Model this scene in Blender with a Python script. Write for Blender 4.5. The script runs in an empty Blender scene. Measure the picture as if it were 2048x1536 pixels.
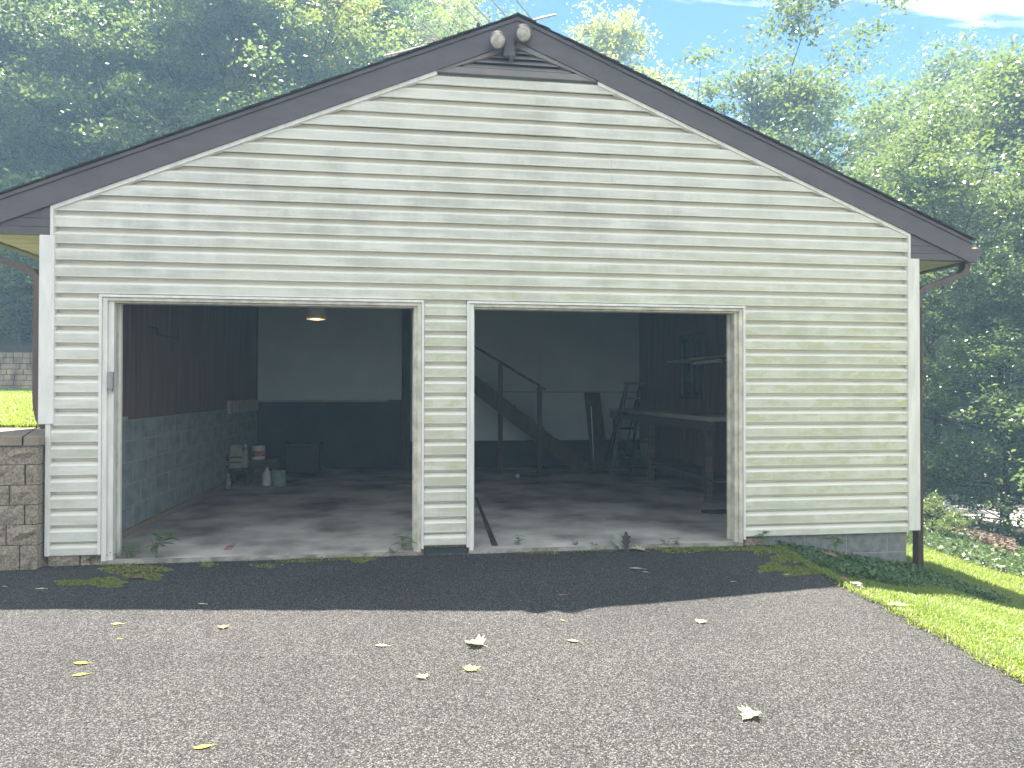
import bpy, math, random
import numpy as np
from mathutils import Vector, Matrix

random.seed(7)
rng = np.random.default_rng(7)
scene = bpy.context.scene
COL = scene.collection

# ------------------------------------------------------------------ camera
YAW, PITCH, ROLL = 0.134263, 0.009452, 0.001362
CAM = np.array([3.02422, -6.28620, 1.37206])
FPX = 1400.0                                   # focal length in pixels of a 2048 wide picture


def cam_axes():
    cy, sy, cp, sp = math.cos(YAW), math.sin(YAW), math.cos(PITCH), math.sin(PITCH)
    f = np.array([sy * cp, cy * cp, sp])
    r = np.array([cy, -sy, 0.0])
    u = np.cross(r, f)
    c, s = math.cos(ROLL), math.sin(ROLL)
    return c * r + s * u, -s * r + c * u, f


AX_R, AX_U, AX_F = cam_axes()
cam_data = bpy.data.cameras.new("camera")
cam_data.sensor_width = 36.0
cam_data.lens = FPX / 2048.0 * 36.0
cam_data.clip_start = 0.05
cam_data.clip_end = 3000
cam = bpy.data.objects.new("camera", cam_data)
mw = Matrix.Identity(4)
for i in range(3):
    mw[i][0], mw[i][1], mw[i][2], mw[i][3] = AX_R[i], AX_U[i], -AX_F[i], CAM[i]
cam.matrix_world = mw
COL.objects.link(cam)
scene.camera = cam


def ray(u, v):
    return (u - 1024) / FPX * AX_R - (v - 768) / FPX * AX_U + AX_F


def on(u, v, axis, val):
    d = ray(u, v)
    return CAM + d * ((val - CAM[axis]) / d[axis])


def onX(u, v, a): return on(u, v, 0, a)
def onY(u, v, a): return on(u, v, 1, a)
def onZ(u, v, a): return on(u, v, 2, a)


# ------------------------------------------------------------------ light
SUN_DIR = np.array([0.0195, -0.337, -1.0])     # from the shadow of the flood light
SUN_EL = math.atan2(1.0, math.hypot(SUN_DIR[0], SUN_DIR[1]))
SUN_ROT = math.atan2(-SUN_DIR[0], -SUN_DIR[1])
SUN_STRENGTH = 5.0
SKY_STRENGTH = 0.05
EXPOSURE = 2.34
HAZE_DENSITY = 0.0042

world = bpy.data.worlds.new("World")
scene.world = world
world.use_nodes = True
wn, wl = world.node_tree.nodes, world.node_tree.links
wn.clear()
w_out = wn.new("ShaderNodeOutputWorld")
w_bg = wn.new("ShaderNodeBackground")
w_sky = wn.new("ShaderNodeTexSky")
w_sky.sky_type = 'NISHITA'
w_sky.sun_disc = False
w_sky.sun_elevation = SUN_EL
w_sky.sun_rotation = SUN_ROT
w_sky.air_density = 0.8
w_sky.dust_density = 0.3
w_sky.ozone_density = 4.0
w_bg.inputs['Strength'].default_value = SKY_STRENGTH
# cirrus layer: direction projected on a flat layer high above
w_tc = wn.new("ShaderNodeTexCoord")
w_sep = wn.new("ShaderNodeSeparateXYZ")
wl.new(w_tc.outputs['Generated'], w_sep.inputs[0])


def wmath(op, a, b=None, clamp=False):
    n = wn.new("ShaderNodeMath")
    n.operation = op
    n.use_clamp = clamp
    for i, q in enumerate((a, b)):
        if q is None:
            continue
        if isinstance(q, (int, float)):
            n.inputs[i].default_value = q
        else:
            wl.new(q, n.inputs[i])
    return n.outputs[0]


zc = wmath('MAXIMUM', w_sep.outputs[2], 0.06)
px_ = wmath('DIVIDE', w_sep.outputs[0], zc)
py_ = wmath('DIVIDE', w_sep.outputs[1], zc)


def lay(u, v):
    d = ray(u, v)
    return d[0] / d[2], d[1] / d[2]


a0, a1 = lay(1600, 8), lay(2040, 62)
ddx, ddy = a1[0] - a0[0], a1[1] - a0[1]
ll = math.hypot(ddx, ddy)
tx, ty = ddx / ll, ddy / ll
# coordinates along / across the streak
along = wmath('ADD', wmath('MULTIPLY', px_, tx), wmath('MULTIPLY', py_, ty))
across = wmath('ADD', wmath('MULTIPLY', wmath('SUBTRACT', px_, a0[0]), ty),
               wmath('MULTIPLY', wmath('SUBTRACT', py_, a0[1]), -tx))
cmb = wn.new("ShaderNodeCombineXYZ")
wl.new(wmath('MULTIPLY', along, 2.2), cmb.inputs[0])
wl.new(wmath('MULTIPLY', across, 7.0), cmb.inputs[1])
w_no = wn.new("ShaderNodeTexNoise")
w_no.inputs['Scale'].default_value = 1.6
w_no.inputs['Detail'].default_value = 8
w_no.inputs['Roughness'].default_value = 0.55
wl.new(cmb.outputs[0], w_no.inputs['Vector'])
t_side = lay(1800, -200)
side = (t_side[0] - a0[0]) * ty - (t_side[1] - a0[1]) * tx
sgn = 1.0 if side > 0 else -1.0
ac = wmath('MULTIPLY', across, sgn)            # positive above the streak's lower edge
wob = wmath('MULTIPLY', wmath('SUBTRACT', w_no.outputs['Fac'], 0.5), 0.34)
acw = wmath('ADD', ac, wob)
edge = wmath('MULTIPLY', acw, 9.0, True)
fall = wmath('ADD', 0.35, wmath('MULTIPLY', wmath('SUBTRACT', w_no.outputs['Fac'], 0.42), 4.0, True), True)   # broken cirrus carried on unseen overhead and behind, to light the shaded siding
cl = wmath('MULTIPLY', wmath('MULTIPLY', edge, fall), wmath('MULTIPLY', w_no.outputs['Fac'], 1.75, True), True)
w_mix = wn.new("ShaderNodeMixRGB")
w_mix.inputs[2].default_value = (8.8, 8.9, 8.8, 1)
wl.new(cl, w_mix.inputs[0])
w_hsv = wn.new("ShaderNodeHueSaturation")
w_hsv.inputs['Saturation'].default_value = 1.5
w_hsv.inputs['Value'].default_value = 0.8
w_hsv.inputs['Hue'].default_value = 0.508
wl.new(w_sky.outputs[0], w_hsv.inputs['Color'])
wl.new(w_hsv.outputs[0], w_mix.inputs[1])
wl.new(w_mix.outputs[0], w_bg.inputs[0])
wl.new(w_bg.outputs[0], w_out.inputs[0])

sun_data = bpy.data.lights.new("sun", 'SUN')
sun_data.energy = SUN_STRENGTH
sun_data.angle = math.radians(0.53)
sun_data.color = (1.0, 0.965, 0.91)
sun = bpy.data.objects.new("sun", sun_data)
sun.rotation_euler = Vector(SUN_DIR).to_track_quat('-Z', 'Y').to_euler()
sun.location = (0, 20, 40)
COL.objects.link(sun)

vs = scene.view_settings
vs.view_transform = 'Standard'
vs.look = 'None'
vs.exposure = EXPOSURE
vs.gamma = 1.0
vs.use_curve_mapping = False
vs.use_white_balance = True                   # the phone balanced for the blue shade
vs.white_balance_temperature = 7400
vs.white_balance_tint = 11
scene.render.engine = 'CYCLES'
cy = scene.cycles
cy.use_denoising = True
try:
    cy.denoiser = 'OPENIMAGEDENOISE'
except Exception:
    pass
cy.max_bounces = 8
cy.diffuse_bounces = 4
cy.glossy_bounces = 2
cy.transmission_bounces = 6
cy.transparent_max_bounces = 8
cy.volume_bounces = 0
cy.sample_clamp_indirect = 6
cy.caustics_reflective = False
cy.caustics_refractive = False


# ------------------------------------------------------------------ mesh helpers
class B:
    def __init__(s):
        s.v, s.f = [], []

    def add(s, v, f):
        n = len(s.v)
        s.v += [tuple(map(float, q)) for q in v]
        s.f += [tuple(i + n for i in q) for q in f]
        return s

    def box(s, x0, x1, y0, y1, z0, z1, bev=0.0):
        if bev <= 0:
            v = [(x, y, z) for z in (z0, z1) for y in (y0, y1) for x in (x0, x1)]
            f = [(0, 2, 3, 1), (4, 5, 7, 6), (0, 1, 5, 4), (1, 3, 7, 5), (3, 2, 6, 7), (2, 0, 4, 6)]
            return s.add(v, f)
        # chamfered along the outline seen from the front (y) and top
        b = bev
        pr = [(x0 + b, z0), (x1 - b, z0), (x1, z0 + b), (x1, z1 - b), (x1 - b, z1), (x0 + b, z1), (x0, z1 - b), (x0, z0 + b)]
        ins = [(x0 + 2 * b, z0 + b), (x1 - 2 * b, z0 + b), (x1 - b, z0 + 2 * b), (x1 - b, z1 - 2 * b),
               (x1 - 2 * b, z1 - b), (x0 + 2 * b, z1 - b), (x0 + b, z1 - 2 * b), (x0 + b, z0 + 2 * b)]
        v = [(x, y0, z) for x, z in ins] + [(x, y0 + b, z) for x, z in pr] + [(x, y1, z) for x, z in pr]
        f = [tuple(range(8))]
        for a in (0, 8):
            for i in range(8):
                j = (i + 1) % 8
                f.append((a + i, a + 8 + i, a + 8 + j, a + j))
        f.append(tuple(range(23, 15, -1)))
        return s.add(v, f)

    def prism_y(s, poly, y0, y1):
        n = len(poly)
        v = [(x, y0, z) for x, z in poly] + [(x, y1, z) for x, z in poly]
        f = [tuple(range(n)), tuple(range(2 * n - 1, n - 1, -1))]
        f += [(i, n + i, n + (i + 1) % n, (i + 1) % n) for i in range(n)]
        return s.add(v, f)

    def prism_z(s, poly, z0, z1):
        n = len(poly)
        v = [(x, y, z0) for x, y in poly] + [(x, y, z1) for x, y in poly]
        f = [tuple(range(n - 1, -1, -1)), tuple(range(n, 2 * n))]
        f += [(i, (i + 1) % n, n + (i + 1) % n, n + i) for i in range(n)]
        return s.add(v, f)

    def tube(s, path, rad, n=8, cap=True):
        path = [Vector(p) for p in path]
        if not hasattr(rad, '__len__'):
            rad = [rad] * len(path)
        base = len(s.v)
        prev = None
        for i, p in enumerate(path):
            if i == 0:
                t = path[1] - p
            elif i == len(path) - 1:
                t = p - path[i - 1]
            else:
                t = path[i + 1] - path[i - 1]
            t.normalize()
            if prev is None:
                a = Vector((0, 0, 1)) if abs(t.z) < 0.9 else Vector((1, 0, 0))
                prev = t.cross(a).normalized()
            else:
                prev = (prev - t * prev.dot(t)).normalized()
            w = t.cross(prev)
            for k in range(n):
                an = 2 * math.pi * k / n
                q = p + (prev * math.cos(an) + w * math.sin(an)) * rad[i]
                s.v.append(tuple(q))
        for i in range(len(path) - 1):
            for k in range(n):
                a = base + i * n + k
                b_ = base + i * n + (k + 1) % n
                s.f.append((a, b_, b_ + n, a + n))
        if cap:
            s.f.append(tuple(base + k for k in range(n - 1, -1, -1)))
            e = base + (len(path) - 1) * n
            s.f.append(tuple(e + k for k in range(n)))
        return s

    def rect_tube(s, path, hx, hy):
        """rectangular section swept along a path lying in an xz plane (hx in plane, hy along y)"""
        path = [Vector(p) for p in path]
        base = len(s.v)
        for i, p in enumerate(path):
            if i == 0:
                t = path[1] - p
            elif i == len(path) - 1:
                t = p - path[i - 1]
            else:
                t = (path[i + 1] - p).normalized() + (p - path[i - 1]).normalized()
            t.normalize()
            nrm = Vector((t.z, 0, -t.x)).normalized()
            k = 1.0
            if 0 < i < len(path) - 1:
                d = (path[i + 1] - p).normalized()
                k = 1.0 / max(0.5, t.dot(d))
            for a, b_ in ((-1, -1), (1, -1), (1, 1), (-1, 1)):
                s.v.append(tuple(p + nrm * (hx * a * k) + Vector((0, hy * b_, 0))))
        for i in range(len(path) - 1):
            for k in range(4):
                a = base + i * 4 + k
                b2 = base + i * 4 + (k + 1) % 4
                s.f.append((a, b2, b2 + 4, a + 4))
        s.f.append((base + 3, base + 2, base + 1, base))
        e = base + 4 * (len(path) - 1)
        s.f.append((e, e + 1, e + 2, e + 3))
        return s

    def lathe(s, prof, cx, cy_, n=20):
        base = len(s.v)
        m = len(prof)
        for r, z in prof:
            for k in range(n):
                a = 2 * math.pi * k / n
                s.v.append((cx + r * math.cos(a), cy_ + r * math.sin(a), z))
        for i in range(m - 1):
            for k in range(n):
                a = base + i * n + k
                b_ = base + i * n + (k + 1) % n
                s.f.append((a, b_, b_ + n, a + n))
        s.f.append(tuple(base + k for k in range(n - 1, -1, -1)))
        s.f.append(tuple(base + (m - 1) * n + k for k in range(n)))
        return s

    def obj(s, name, mat, parent=None, smooth=False, loc=None):
        me = bpy.data.meshes.new(name)
        v = s.v
        if loc is not None:
            v = [(a - loc[0], b_ - loc[1], c - loc[2]) for a, b_, c in v]
        me.from_pydata(v, [], s.f)
        me.update()
        return link(name, me, mat, parent, smooth, loc)


def link(name, me, mat, parent=None, smooth=False, loc=None):
    if mat is not None and not me.materials:
        me.materials.append(mat)
    if smooth:
        me.polygons.foreach_set('use_smooth', [True] * len(me.polygons))
    o = bpy.data.objects.new(name, me)
    if loc is not None:
        o.location = loc
    COL.objects.link(o)
    if parent is not None:
        o.parent = parent
        pl = parent
        off = Vector((0, 0, 0))
        while pl is not None:
            off += pl.location
            pl = pl.parent
        o.location = o.location - off if loc is not None else -off
    return o


def tag(o, label=None, cat=None, group=None, kind=None):
    if label:
        o['label'] = label
    if cat:
        o['category'] = cat
    if group:
        o['group'] = group
    if kind:
        o['kind'] = kind
    return o


def empty(name, loc, label, cat, group=None):
    o = bpy.data.objects.new(name, None)
    o.location = loc
    o.empty_display_size = 0.1
    COL.objects.link(o)
    return tag(o, label, cat, group)


def np_mesh(name, verts, quads=None, tris=None):
    me = bpy.data.meshes.new(name)
    verts = np.asarray(verts, dtype=np.float32)
    loops, starts = [], []
    n = 0
    if quads is not None and len(quads):
        quads = np.asarray(quads, dtype=np.int32)
        loops.append(quads.ravel())
        starts.append(np.arange(len(quads), dtype=np.int32) * 4)
        n += len(quads) * 4
    if tris is not None and len(tris):
        tris = np.asarray(tris, dtype=np.int32)
        loops.append(tris.ravel())
        starts.append(n + np.arange(len(tris), dtype=np.int32) * 3)
    loops = np.concatenate(loops)
    starts = np.concatenate(starts)
    me.vertices.add(len(verts))
    me.vertices.foreach_set('co', verts.ravel())
    me.loops.add(len(loops))
    me.loops.foreach_set('vertex_index', loops)
    me.polygons.add(len(starts))
    me.polygons.foreach_set('loop_start', starts)
    me.update(calc_edges=True)
    me.validate()
    return me


# ------------------------------------------------------------------ materials
def nodes_of(m):
    m.use_nodes = True
    nt = m.node_tree
    return nt, nt.nodes, nt.links, nt.nodes['Principled BSDF']


def ramp(nd, stops):
    r = nd.new("ShaderNodeValToRGB")
    e = r.color_ramp.elements
    while len(e) < len(stops):
        e.new(0.5)
    for q, (p, c) in zip(e, stops):
        q.position = p
        q.color = (*c, 1) if len(c) == 3 else c
    return r


def tex_coords(nd, lk, scale=(1, 1, 1)):
    tc = nd.new("ShaderNodeTexCoord")
    mp = nd.new("ShaderNodeMapping")
    mp.inputs['Scale'].default_value = scale
    lk.new(tc.outputs['Object'], mp.inputs[0])
    return mp.outputs[0]


def noise(nd, lk, vec, scale, detail=4, rough=0.55):
    n = nd.new("ShaderNodeTexNoise")
    n.inputs['Scale'].default_value = scale
    n.inputs['Detail'].default_value = detail
    n.inputs['Roughness'].default_value = rough
    lk.new(vec, n.inputs['Vector'])
    return n.outputs['Fac']


def mixc(nd, lk, fac, a, b, mode='MIX'):
    m = nd.new("ShaderNodeMixRGB")
    m.blend_type = mode
    for i, q in ((0, fac), (1, a), (2, b)):
        if isinstance(q, (int, float)):
            m.inputs[i].default_value = q
        elif isinstance(q, tuple):
            m.inputs[i].default_value = (*q, 1)
        else:
            lk.new(q, m.inputs[i])
    return m.outputs[0]


def bump(nd, lk, bsdf, h, strength, dist=0.006):
    b = nd.new("ShaderNodeBump")
    b.inputs['Strength'].default_value = strength
    b.inputs['Distance'].default_value = dist
    lk.new(h, b.inputs['Height'])
    lk.new(b.outputs[0], bsdf.inputs['Normal'])


def mat(name, c1, c2=None, rough=0.6, scale=6, stretch=(1, 1, 1), bmp=0.0, bscale=60, metal=0.0, spec=0.4, lo=0.35, hi=0.65):
    m = bpy.data.materials.new(name)
    nt, nd, lk, bs = nodes_of(m)
    bs.inputs['Roughness'].default_value = rough
    bs.inputs['Metallic'].default_value = metal
    bs.inputs['Specular IOR Level'].default_value = spec
    if c2 is None:
        c2 = tuple(q * 0.8 for q in c1)
    vec = tex_coords(nd, lk, stretch)
    f = noise(nd, lk, vec, scale, 6)
    r = ramp(nd, [(lo, c2), (hi, c1)])
    lk.new(f, r.inputs[0])
    lk.new(r.outputs[0], bs.inputs['Base Color'])
    if bmp > 0:
        bump(nd, lk, bs, noise(nd, lk, vec, bscale, 4), bmp)
    return m


def siding_mat():
    m = bpy.data.materials.new("vinyl_siding")
    nt, nd, lk, bs = nodes_of(m)
    bs.inputs['Roughness'].default_value = 0.52
    bs.inputs['Specular IOR Level'].default_value = 0.3
    tc = nd.new("ShaderNodeTexCoord")
    sep = nd.new("ShaderNodeSeparateXYZ")
    lk.new(tc.outputs['Object'], sep.inputs[0])

    def ma(op, a, b=None, clamp=False):
        n = nd.new("ShaderNodeMath")
        n.operation = op
        n.use_clamp = clamp
        for i, q in enumerate((a, b)):
            if q is None:
                continue
            if isinstance(q, (int, float)):
                n.inputs[i].default_value = q
            else:
                lk.new(q, n.inputs[i])
        return n.outputs[0]
    x, z = sep.outputs[0], sep.outputs[2]
    fr = ma('FRACT', ma('DIVIDE', ma('SUBTRACT', z, 0.115 - 0.1376 * 3), 0.1376))
    # algae settles on the flat face of each course, washed off at its edges
    face = ma('MULTIPLY', ma('MULTIPLY', fr, 9.0, True),
              ma('MULTIPLY', ma('SUBTRACT', 0.60, fr), 14.0, True), True)
    v1 = tex_coords(nd, lk, (1, 1, 1))
    v2 = tex_coords(nd, lk, (0.5, 1, 3.0))
    big = noise(nd, lk, v1, 0.9, 3)
    med = noise(nd, lk, v2, 3.4, 7, 0.62)
    fine = noise(nd, lk, tex_coords(nd, lk, (1, 1, 1.6)), 42, 5, 0.7)
    strk = noise(nd, lk, tex_coords(nd, lk, (1.6, 1.6, 0.5)), 2.2, 6, 0.62)
    # where the green growth is: low and to the right, and on the pillar between the doors
    gx = ma('ADD', 0.22, ma('MULTIPLY', ma('SUBTRACT', x, 2.4), 0.8, True), True)
    gz = ma('SUBTRACT', 1.0, ma('MULTIPLY', ma('ABSOLUTE', ma('SUBTRACT', z, 1.25)), 0.55), True)
    grow = ma('MULTIPLY', gx, gz)
    gm = ma('MULTIPLY', ma('MULTIPLY', ma('SUBTRACT', ma('ADD', ma('MULTIPLY', med, 0.9), ma('MULTIPLY', grow, 0.60)), 0.50), 2.8, True), face)
    pat = ma('MULTIPLY', ma('SUBTRACT', noise(nd, lk, tex_coords(nd, lk, (0.8, 1, 1.5)), 8.0, 6, 0.68), 0.46), 7.0, True)
    gm = ma('MULTIPLY', ma('MULTIPLY', gm, ma('ADD', 0.55, ma('MULTIPLY', fine, 0.9))), ma('ADD', 0.3, ma('MULTIPLY', pat, 0.85)), True)
    dm = ma('MULTIPLY', ma('MULTIPLY', ma('SUBTRACT', ma('MULTIPLY', ma('ADD', strk, med), 0.5), 0.43), 6.0, True),
            ma('ADD', 0.25, ma('MULTIPLY', face, 0.75)))
    dm = ma('MULTIPLY', dm, ma('MULTIPLY', ma('SUBTRACT', big, 0.33), 3.2, True))
    base = mixc(nd, lk, big, (0.82, 0.80, 0.71), (0.86, 0.84, 0.75))
    c = mixc(nd, lk, ma('MULTIPLY', ma('MULTIPLY', dm, 0.95), ma('ADD', 0.4, fine), True), base, (0.36, 0.38, 0.31))
    c = mixc(nd, lk, ma('MULTIPLY', gm, 0.92), c, (0.52, 0.52, 0.23))
    c = mixc(nd, lk, ma('MULTIPLY', ma('MULTIPLY', face, ma('ADD', 0.12, ma('MULTIPLY', med, 0.75))), ma('ADD', 0.45, ma('MULTIPLY', fine, 0.9)), True), c, (0.50, 0.51, 0.45))
    lk.new(c, bs.inputs['Base Color'])
    bump(nd, lk, bs, noise(nd, lk, tex_coords(nd, lk, (0.7, 1, 9)), 60, 3), 0.12, 0.002)
    return m


def asphalt_mat():
    m = bpy.data.materials.new("asphalt")
    nt, nd, lk, bs = nodes_of(m)
    bs.inputs['Roughness'].default_value = 0.85
    bs.inputs['Specular IOR Level'].default_value = 0.25
    v = tex_coords(nd, lk)
    vo = nd.new("ShaderNodeTexVoronoi")
    vo.inputs['Scale'].default_value = 155
    lk.new(v, vo.inputs['Vector'])
    vo2 = nd.new("ShaderNodeTexVoronoi")
    vo2.inputs['Scale'].default_value = 330
    lk.new(v, vo2.inputs['Vector'])
    big = noise(nd, lk, v, 0.7, 5)
    sepc = nd.new("ShaderNodeSeparateColor")
    lk.new(vo.outputs['Color'], sepc.inputs[0])
    sep2 = nd.new("ShaderNodeSeparateColor")
    lk.new(vo2.outputs['Color'], sep2.inputs[0])
    r1 = ramp(nd, [(0.0, (0.008, 0.008, 0.008)), (0.35, (0.035, 0.034, 0.034)), (0.6, (0.085, 0.083, 0.081)), (0.82, (0.20, 0.196, 0.192)), (1.0, (0.36, 0.355, 0.35))])
    lk.new(sepc.outputs[0], r1.inputs[0])
    r2 = ramp(nd, [(0.0, (0.01, 0.01, 0.01)), (0.55, (0.06, 0.058, 0.055)), (1.0, (0.28, 0.275, 0.27))])
    lk.new(sep2.outputs[1], r2.inputs[0])
    c = mixc(nd, lk, 0.4, r1.outputs[0], r2.outputs[0])
    # binder between chips
    dr = ramp(nd, [(0.35, (1, 1, 1)), (0.75, (0.22, 0.22, 0.22))])
    lk.new(vo.outputs['Distance'], dr.inputs[0])
    c = mixc(nd, lk, 0.75, c, dr.outputs[0], 'MULTIPLY')
    # old, worn and stained patches, and the darker damp border along the garage and edge
    br = ramp(nd, [(0.28, (0.53, 0.565, 0.605)), (0.5, (0.71, 0.745, 0.785)), (0.72, (0.82, 0.855, 0.895))])
    lk.new(big, br.inputs[0])
    c = mixc(nd, lk, 1.0, c, br.outputs[0], 'MULTIPLY')
    lk.new(c, bs.inputs['Base Color'])
    inv = nd.new("ShaderNodeMath")
    inv.operation = 'SUBTRACT'
    inv.inputs[0].default_value = 1.0
    lk.new(vo.outputs['Distance'], inv.inputs[1])
    bump(nd, lk, bs, inv.outputs[0], 0.9, 0.006)
    return m


def leaf_mat(name, c1, c2, t1, trans=0.5, rough=0.5):
    m = bpy.data.materials.new(name)
    m.use_nodes = True
    nd, lk = m.node_tree.nodes, m.node_tree.links
    bs = nd['Principled BSDF']
    out = nd['Material Output']
    geo = nd.new("ShaderNodeNewGeometry")
    oi = nd.new("ShaderNodeObjectInfo")
    r = ramp(nd, [(0.0, c2), (1.0, c1)])
    lk.new(geo.outputs['Random Per Island'], r.inputs[0])
    hs = nd.new("ShaderNodeHueSaturation")
    mm = nd.new("ShaderNodeMath")
    mm.operation = 'MULTIPLY_ADD'
    mm.inputs[1].default_value = 0.5
    mm.inputs[2].default_value = 0.78
    lk.new(oi.outputs['Random'], mm.inputs[0])
    lk.new(mm.outputs[0], hs.inputs['Value'])
    lk.new(r.outputs[0], hs.inputs['Color'])
    lk.new(hs.outputs[0], bs.inputs['Base Color'])
    bs.inputs['Roughness'].default_value = rough
    bs.inputs['Specular IOR Level'].default_value = 0.5
    tr = nd.new("ShaderNodeBsdfTranslucent")
    tr.inputs['Color'].default_value = (*t1, 1)
    mx = nd.new("ShaderNodeMixShader")
    mx.inputs[0].default_value = trans
    lk.new(bs.outputs[0], mx.inputs[1])
    lk.new(tr.outputs[0], mx.inputs[2])
    lk.new(mx.outputs[0], out.inputs['Surface'])
    return m


def emis(name, c, s):
    m = bpy.data.materials.new(name)
    nt, nd, lk, bs = nodes_of(m)
    bs.inputs['Base Color'].default_value = (*c, 1)
    bs.inputs['Emission Color'].default_value = (*c, 1)
    bs.inputs['Emission Strength'].default_value = s
    return m


def glass_mat():
    m = bpy.data.materials.new("window_glass")
    m.use_nodes = True
    nd, lk = m.node_tree.nodes, m.node_tree.links
    out = nd['Material Output']
    t = nd.new("ShaderNodeBsdfTransparent")
    t.inputs[0].default_value = (0.94, 0.97, 0.95, 1)
    g = nd.new("ShaderNodeBsdfGlossy")
    g.inputs['Roughness'].default_value = 0.03
    fr = nd.new("ShaderNodeFresnel")
    mx = nd.new("ShaderNodeMixShader")
    lk.new(fr.outputs[0], mx.inputs[0])
    lk.new(t.outputs[0], mx.inputs[1])
    lk.new(g.outputs[0], mx.inputs[2])
    lk.new(mx.outputs[0], out.inputs['Surface'])
    return m


M_SIDING = siding_mat()
M_ASPHALT = asphalt_mat()
M_TRIM = mat("white_trim", (0.83, 0.815, 0.755), (0.69, 0.675, 0.62), 0.45, 5, (3, 3, 0.6))
M_TRIM_OLD = mat("weathered_trim", (0.74, 0.70, 0.58), (0.48, 0.45, 0.36), 0.6, 9, (1, 1, 1), 0.1, 50)
M_BROWN = mat("brown_fascia", (0.115, 0.095, 0.104), (0.095, 0.079, 0.088), 0.42, 4, (1, 1, 3), 0.03, 40)
M_BROWN_V = mat("brown_vent", (0.25, 0.222, 0.215), (0.21, 0.186, 0.18), 0.5, 6)
M_SHINGLE = mat("shingle", (0.055, 0.05, 0.048), (0.03, 0.028, 0.028), 0.9, 60, (1, 1, 1), 0.5, 160)
M_SOFFIT = mat("cream_soffit", (0.62, 0.62, 0.47), (0.53, 0.53, 0.40), 0.5, 4)
M_PIPE = mat("brown_downspout", (0.13, 0.085, 0.07), (0.095, 0.065, 0.055), 0.4, 8, (3, 3, 0.5))
M_BLOCK = mat("grey_block", (0.27, 0.275, 0.26), (0.17, 0.18, 0.175), 0.9, 14, (1, 1, 1), 0.5, 150)
M_MORTAR = mat("mortar", (0.42, 0.41, 0.36), (0.3, 0.3, 0.26), 0.95, 30, (1, 1, 1), 0.4, 150)
M_STONE = mat("tan_stone", (0.45, 0.37, 0.28), (0.15, 0.125, 0.10), 0.95, 55, (1, 1, 1), 1.0, 90, lo=0.3, hi=0.72)
M_CAP = mat("cap_stone", (0.33, 0.265, 0.20), (0.20, 0.165, 0.13), 0.95, 6, (1, 1, 1), 0.5, 90)
M_FARSTONE = mat("far_stone", (0.46, 0.36, 0.25), (0.17, 0.135, 0.10), 0.95, 3.5, (1, 1, 0.5), 0.6, 40)
M_JOINT = mat("dark_joint", (0.05, 0.045, 0.04), (0.03, 0.03, 0.03), 1.0, 20)
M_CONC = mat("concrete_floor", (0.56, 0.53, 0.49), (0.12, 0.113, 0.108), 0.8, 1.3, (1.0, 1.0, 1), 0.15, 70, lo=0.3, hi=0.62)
M_SILL = mat("worn_sill", (0.40, 0.37, 0.32), (0.20, 0.19, 0.16), 0.9, 9, (1, 1, 1), 0.5, 60)
M_STAIN = mat("oil_stain", (0.09, 0.088, 0.088), (0.05, 0.05, 0.05), 0.6, 7)
M_RED = mat("red_stain", (0.30, 0.11, 0.10), (0.36, 0.27, 0.25), 0.8, 16)
M_PBLOCK = mat("painted_block", (0.30, 0.36, 0.35), (0.19, 0.235, 0.235), 0.8, 5, (1, 1, 1.5), 0.25, 120)
M_PANEL = mat("wood_panel", (0.20, 0.125, 0.098), (0.12, 0.075, 0.06), 0.6, 2.2, (7, 7, 0.5))
M_DRYWALL = mat("drywall", (0.60, 0.73, 0.76), (0.52, 0.64, 0.68), 0.85, 1.2)
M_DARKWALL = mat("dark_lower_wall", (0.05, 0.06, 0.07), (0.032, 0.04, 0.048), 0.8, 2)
M_CEIL = mat("ceiling_board", (0.26, 0.27, 0.27), (0.2, 0.21, 0.21), 0.9, 2)
M_LUMBER = mat("old_lumber", (0.15, 0.12, 0.10), (0.09, 0.072, 0.06), 0.75, 3, (1, 6, 6))
M_DWOOD = mat("dark_wood", (0.09, 0.07, 0.06), (0.05, 0.04, 0.036), 0.7, 3, (6, 6, 1))
M_PALEWOOD = mat("pale_board", (0.48, 0.44, 0.36), (0.36, 0.33, 0.27), 0.7, 4, (1, 5, 5))
M_METAL = mat("bare_metal", (0.55, 0.56, 0.57), (0.42, 0.43, 0.44), 0.3, 20, metal=0.9)
M_DMETAL = mat("dark_metal", (0.06, 0.06, 0.062), (0.04, 0.04, 0.042), 0.45, 20, metal=0.5)
M_GREY = mat("grey_plastic", (0.34, 0.34, 0.33), (0.27, 0.27, 0.265), 0.5, 20)
M_WHITEP = mat("white_plastic", (0.66, 0.66, 0.62), (0.52, 0.52, 0.49), 0.4, 12)
M_BLACK = mat("black_plastic", (0.03, 0.03, 0.032), (0.02, 0.02, 0.022), 0.4, 20)
M_GREEN = mat("green_tin", (0.25, 0.34, 0.29), (0.18, 0.26, 0.22), 0.5, 10)
M_REDP = mat("red_print", (0.45, 0.10, 0.09), (0.36, 0.07, 0.06), 0.5, 30)
M_PAPER = mat("bag_paper", (0.42, 0.39, 0.30), (0.30, 0.28, 0.22), 0.8, 9)
M_LENS = mat("lamp_glass", (0.58, 0.54, 0.45), (0.28, 0.26, 0.22), 0.2, 16, spec=0.7)
M_BULB = emis("lit_rim", (1.0, 0.62, 0.36), 2.2)
M_GLASS = glass_mat()
M_ALU = mat("antenna_aluminium", (0.72, 0.69, 0.63), (0.6, 0.57, 0.52), 0.45, 10, metal=0.1)
M_BARK = mat("bark", (0.13, 0.10, 0.08), (0.05, 0.04, 0.034), 0.95, 7, (3, 3, 0.5), 0.8, 22)
M_STEM = mat("weed_stem", (0.12, 0.17, 0.06), (0.09, 0.12, 0.05), 0.6, 20)
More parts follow.
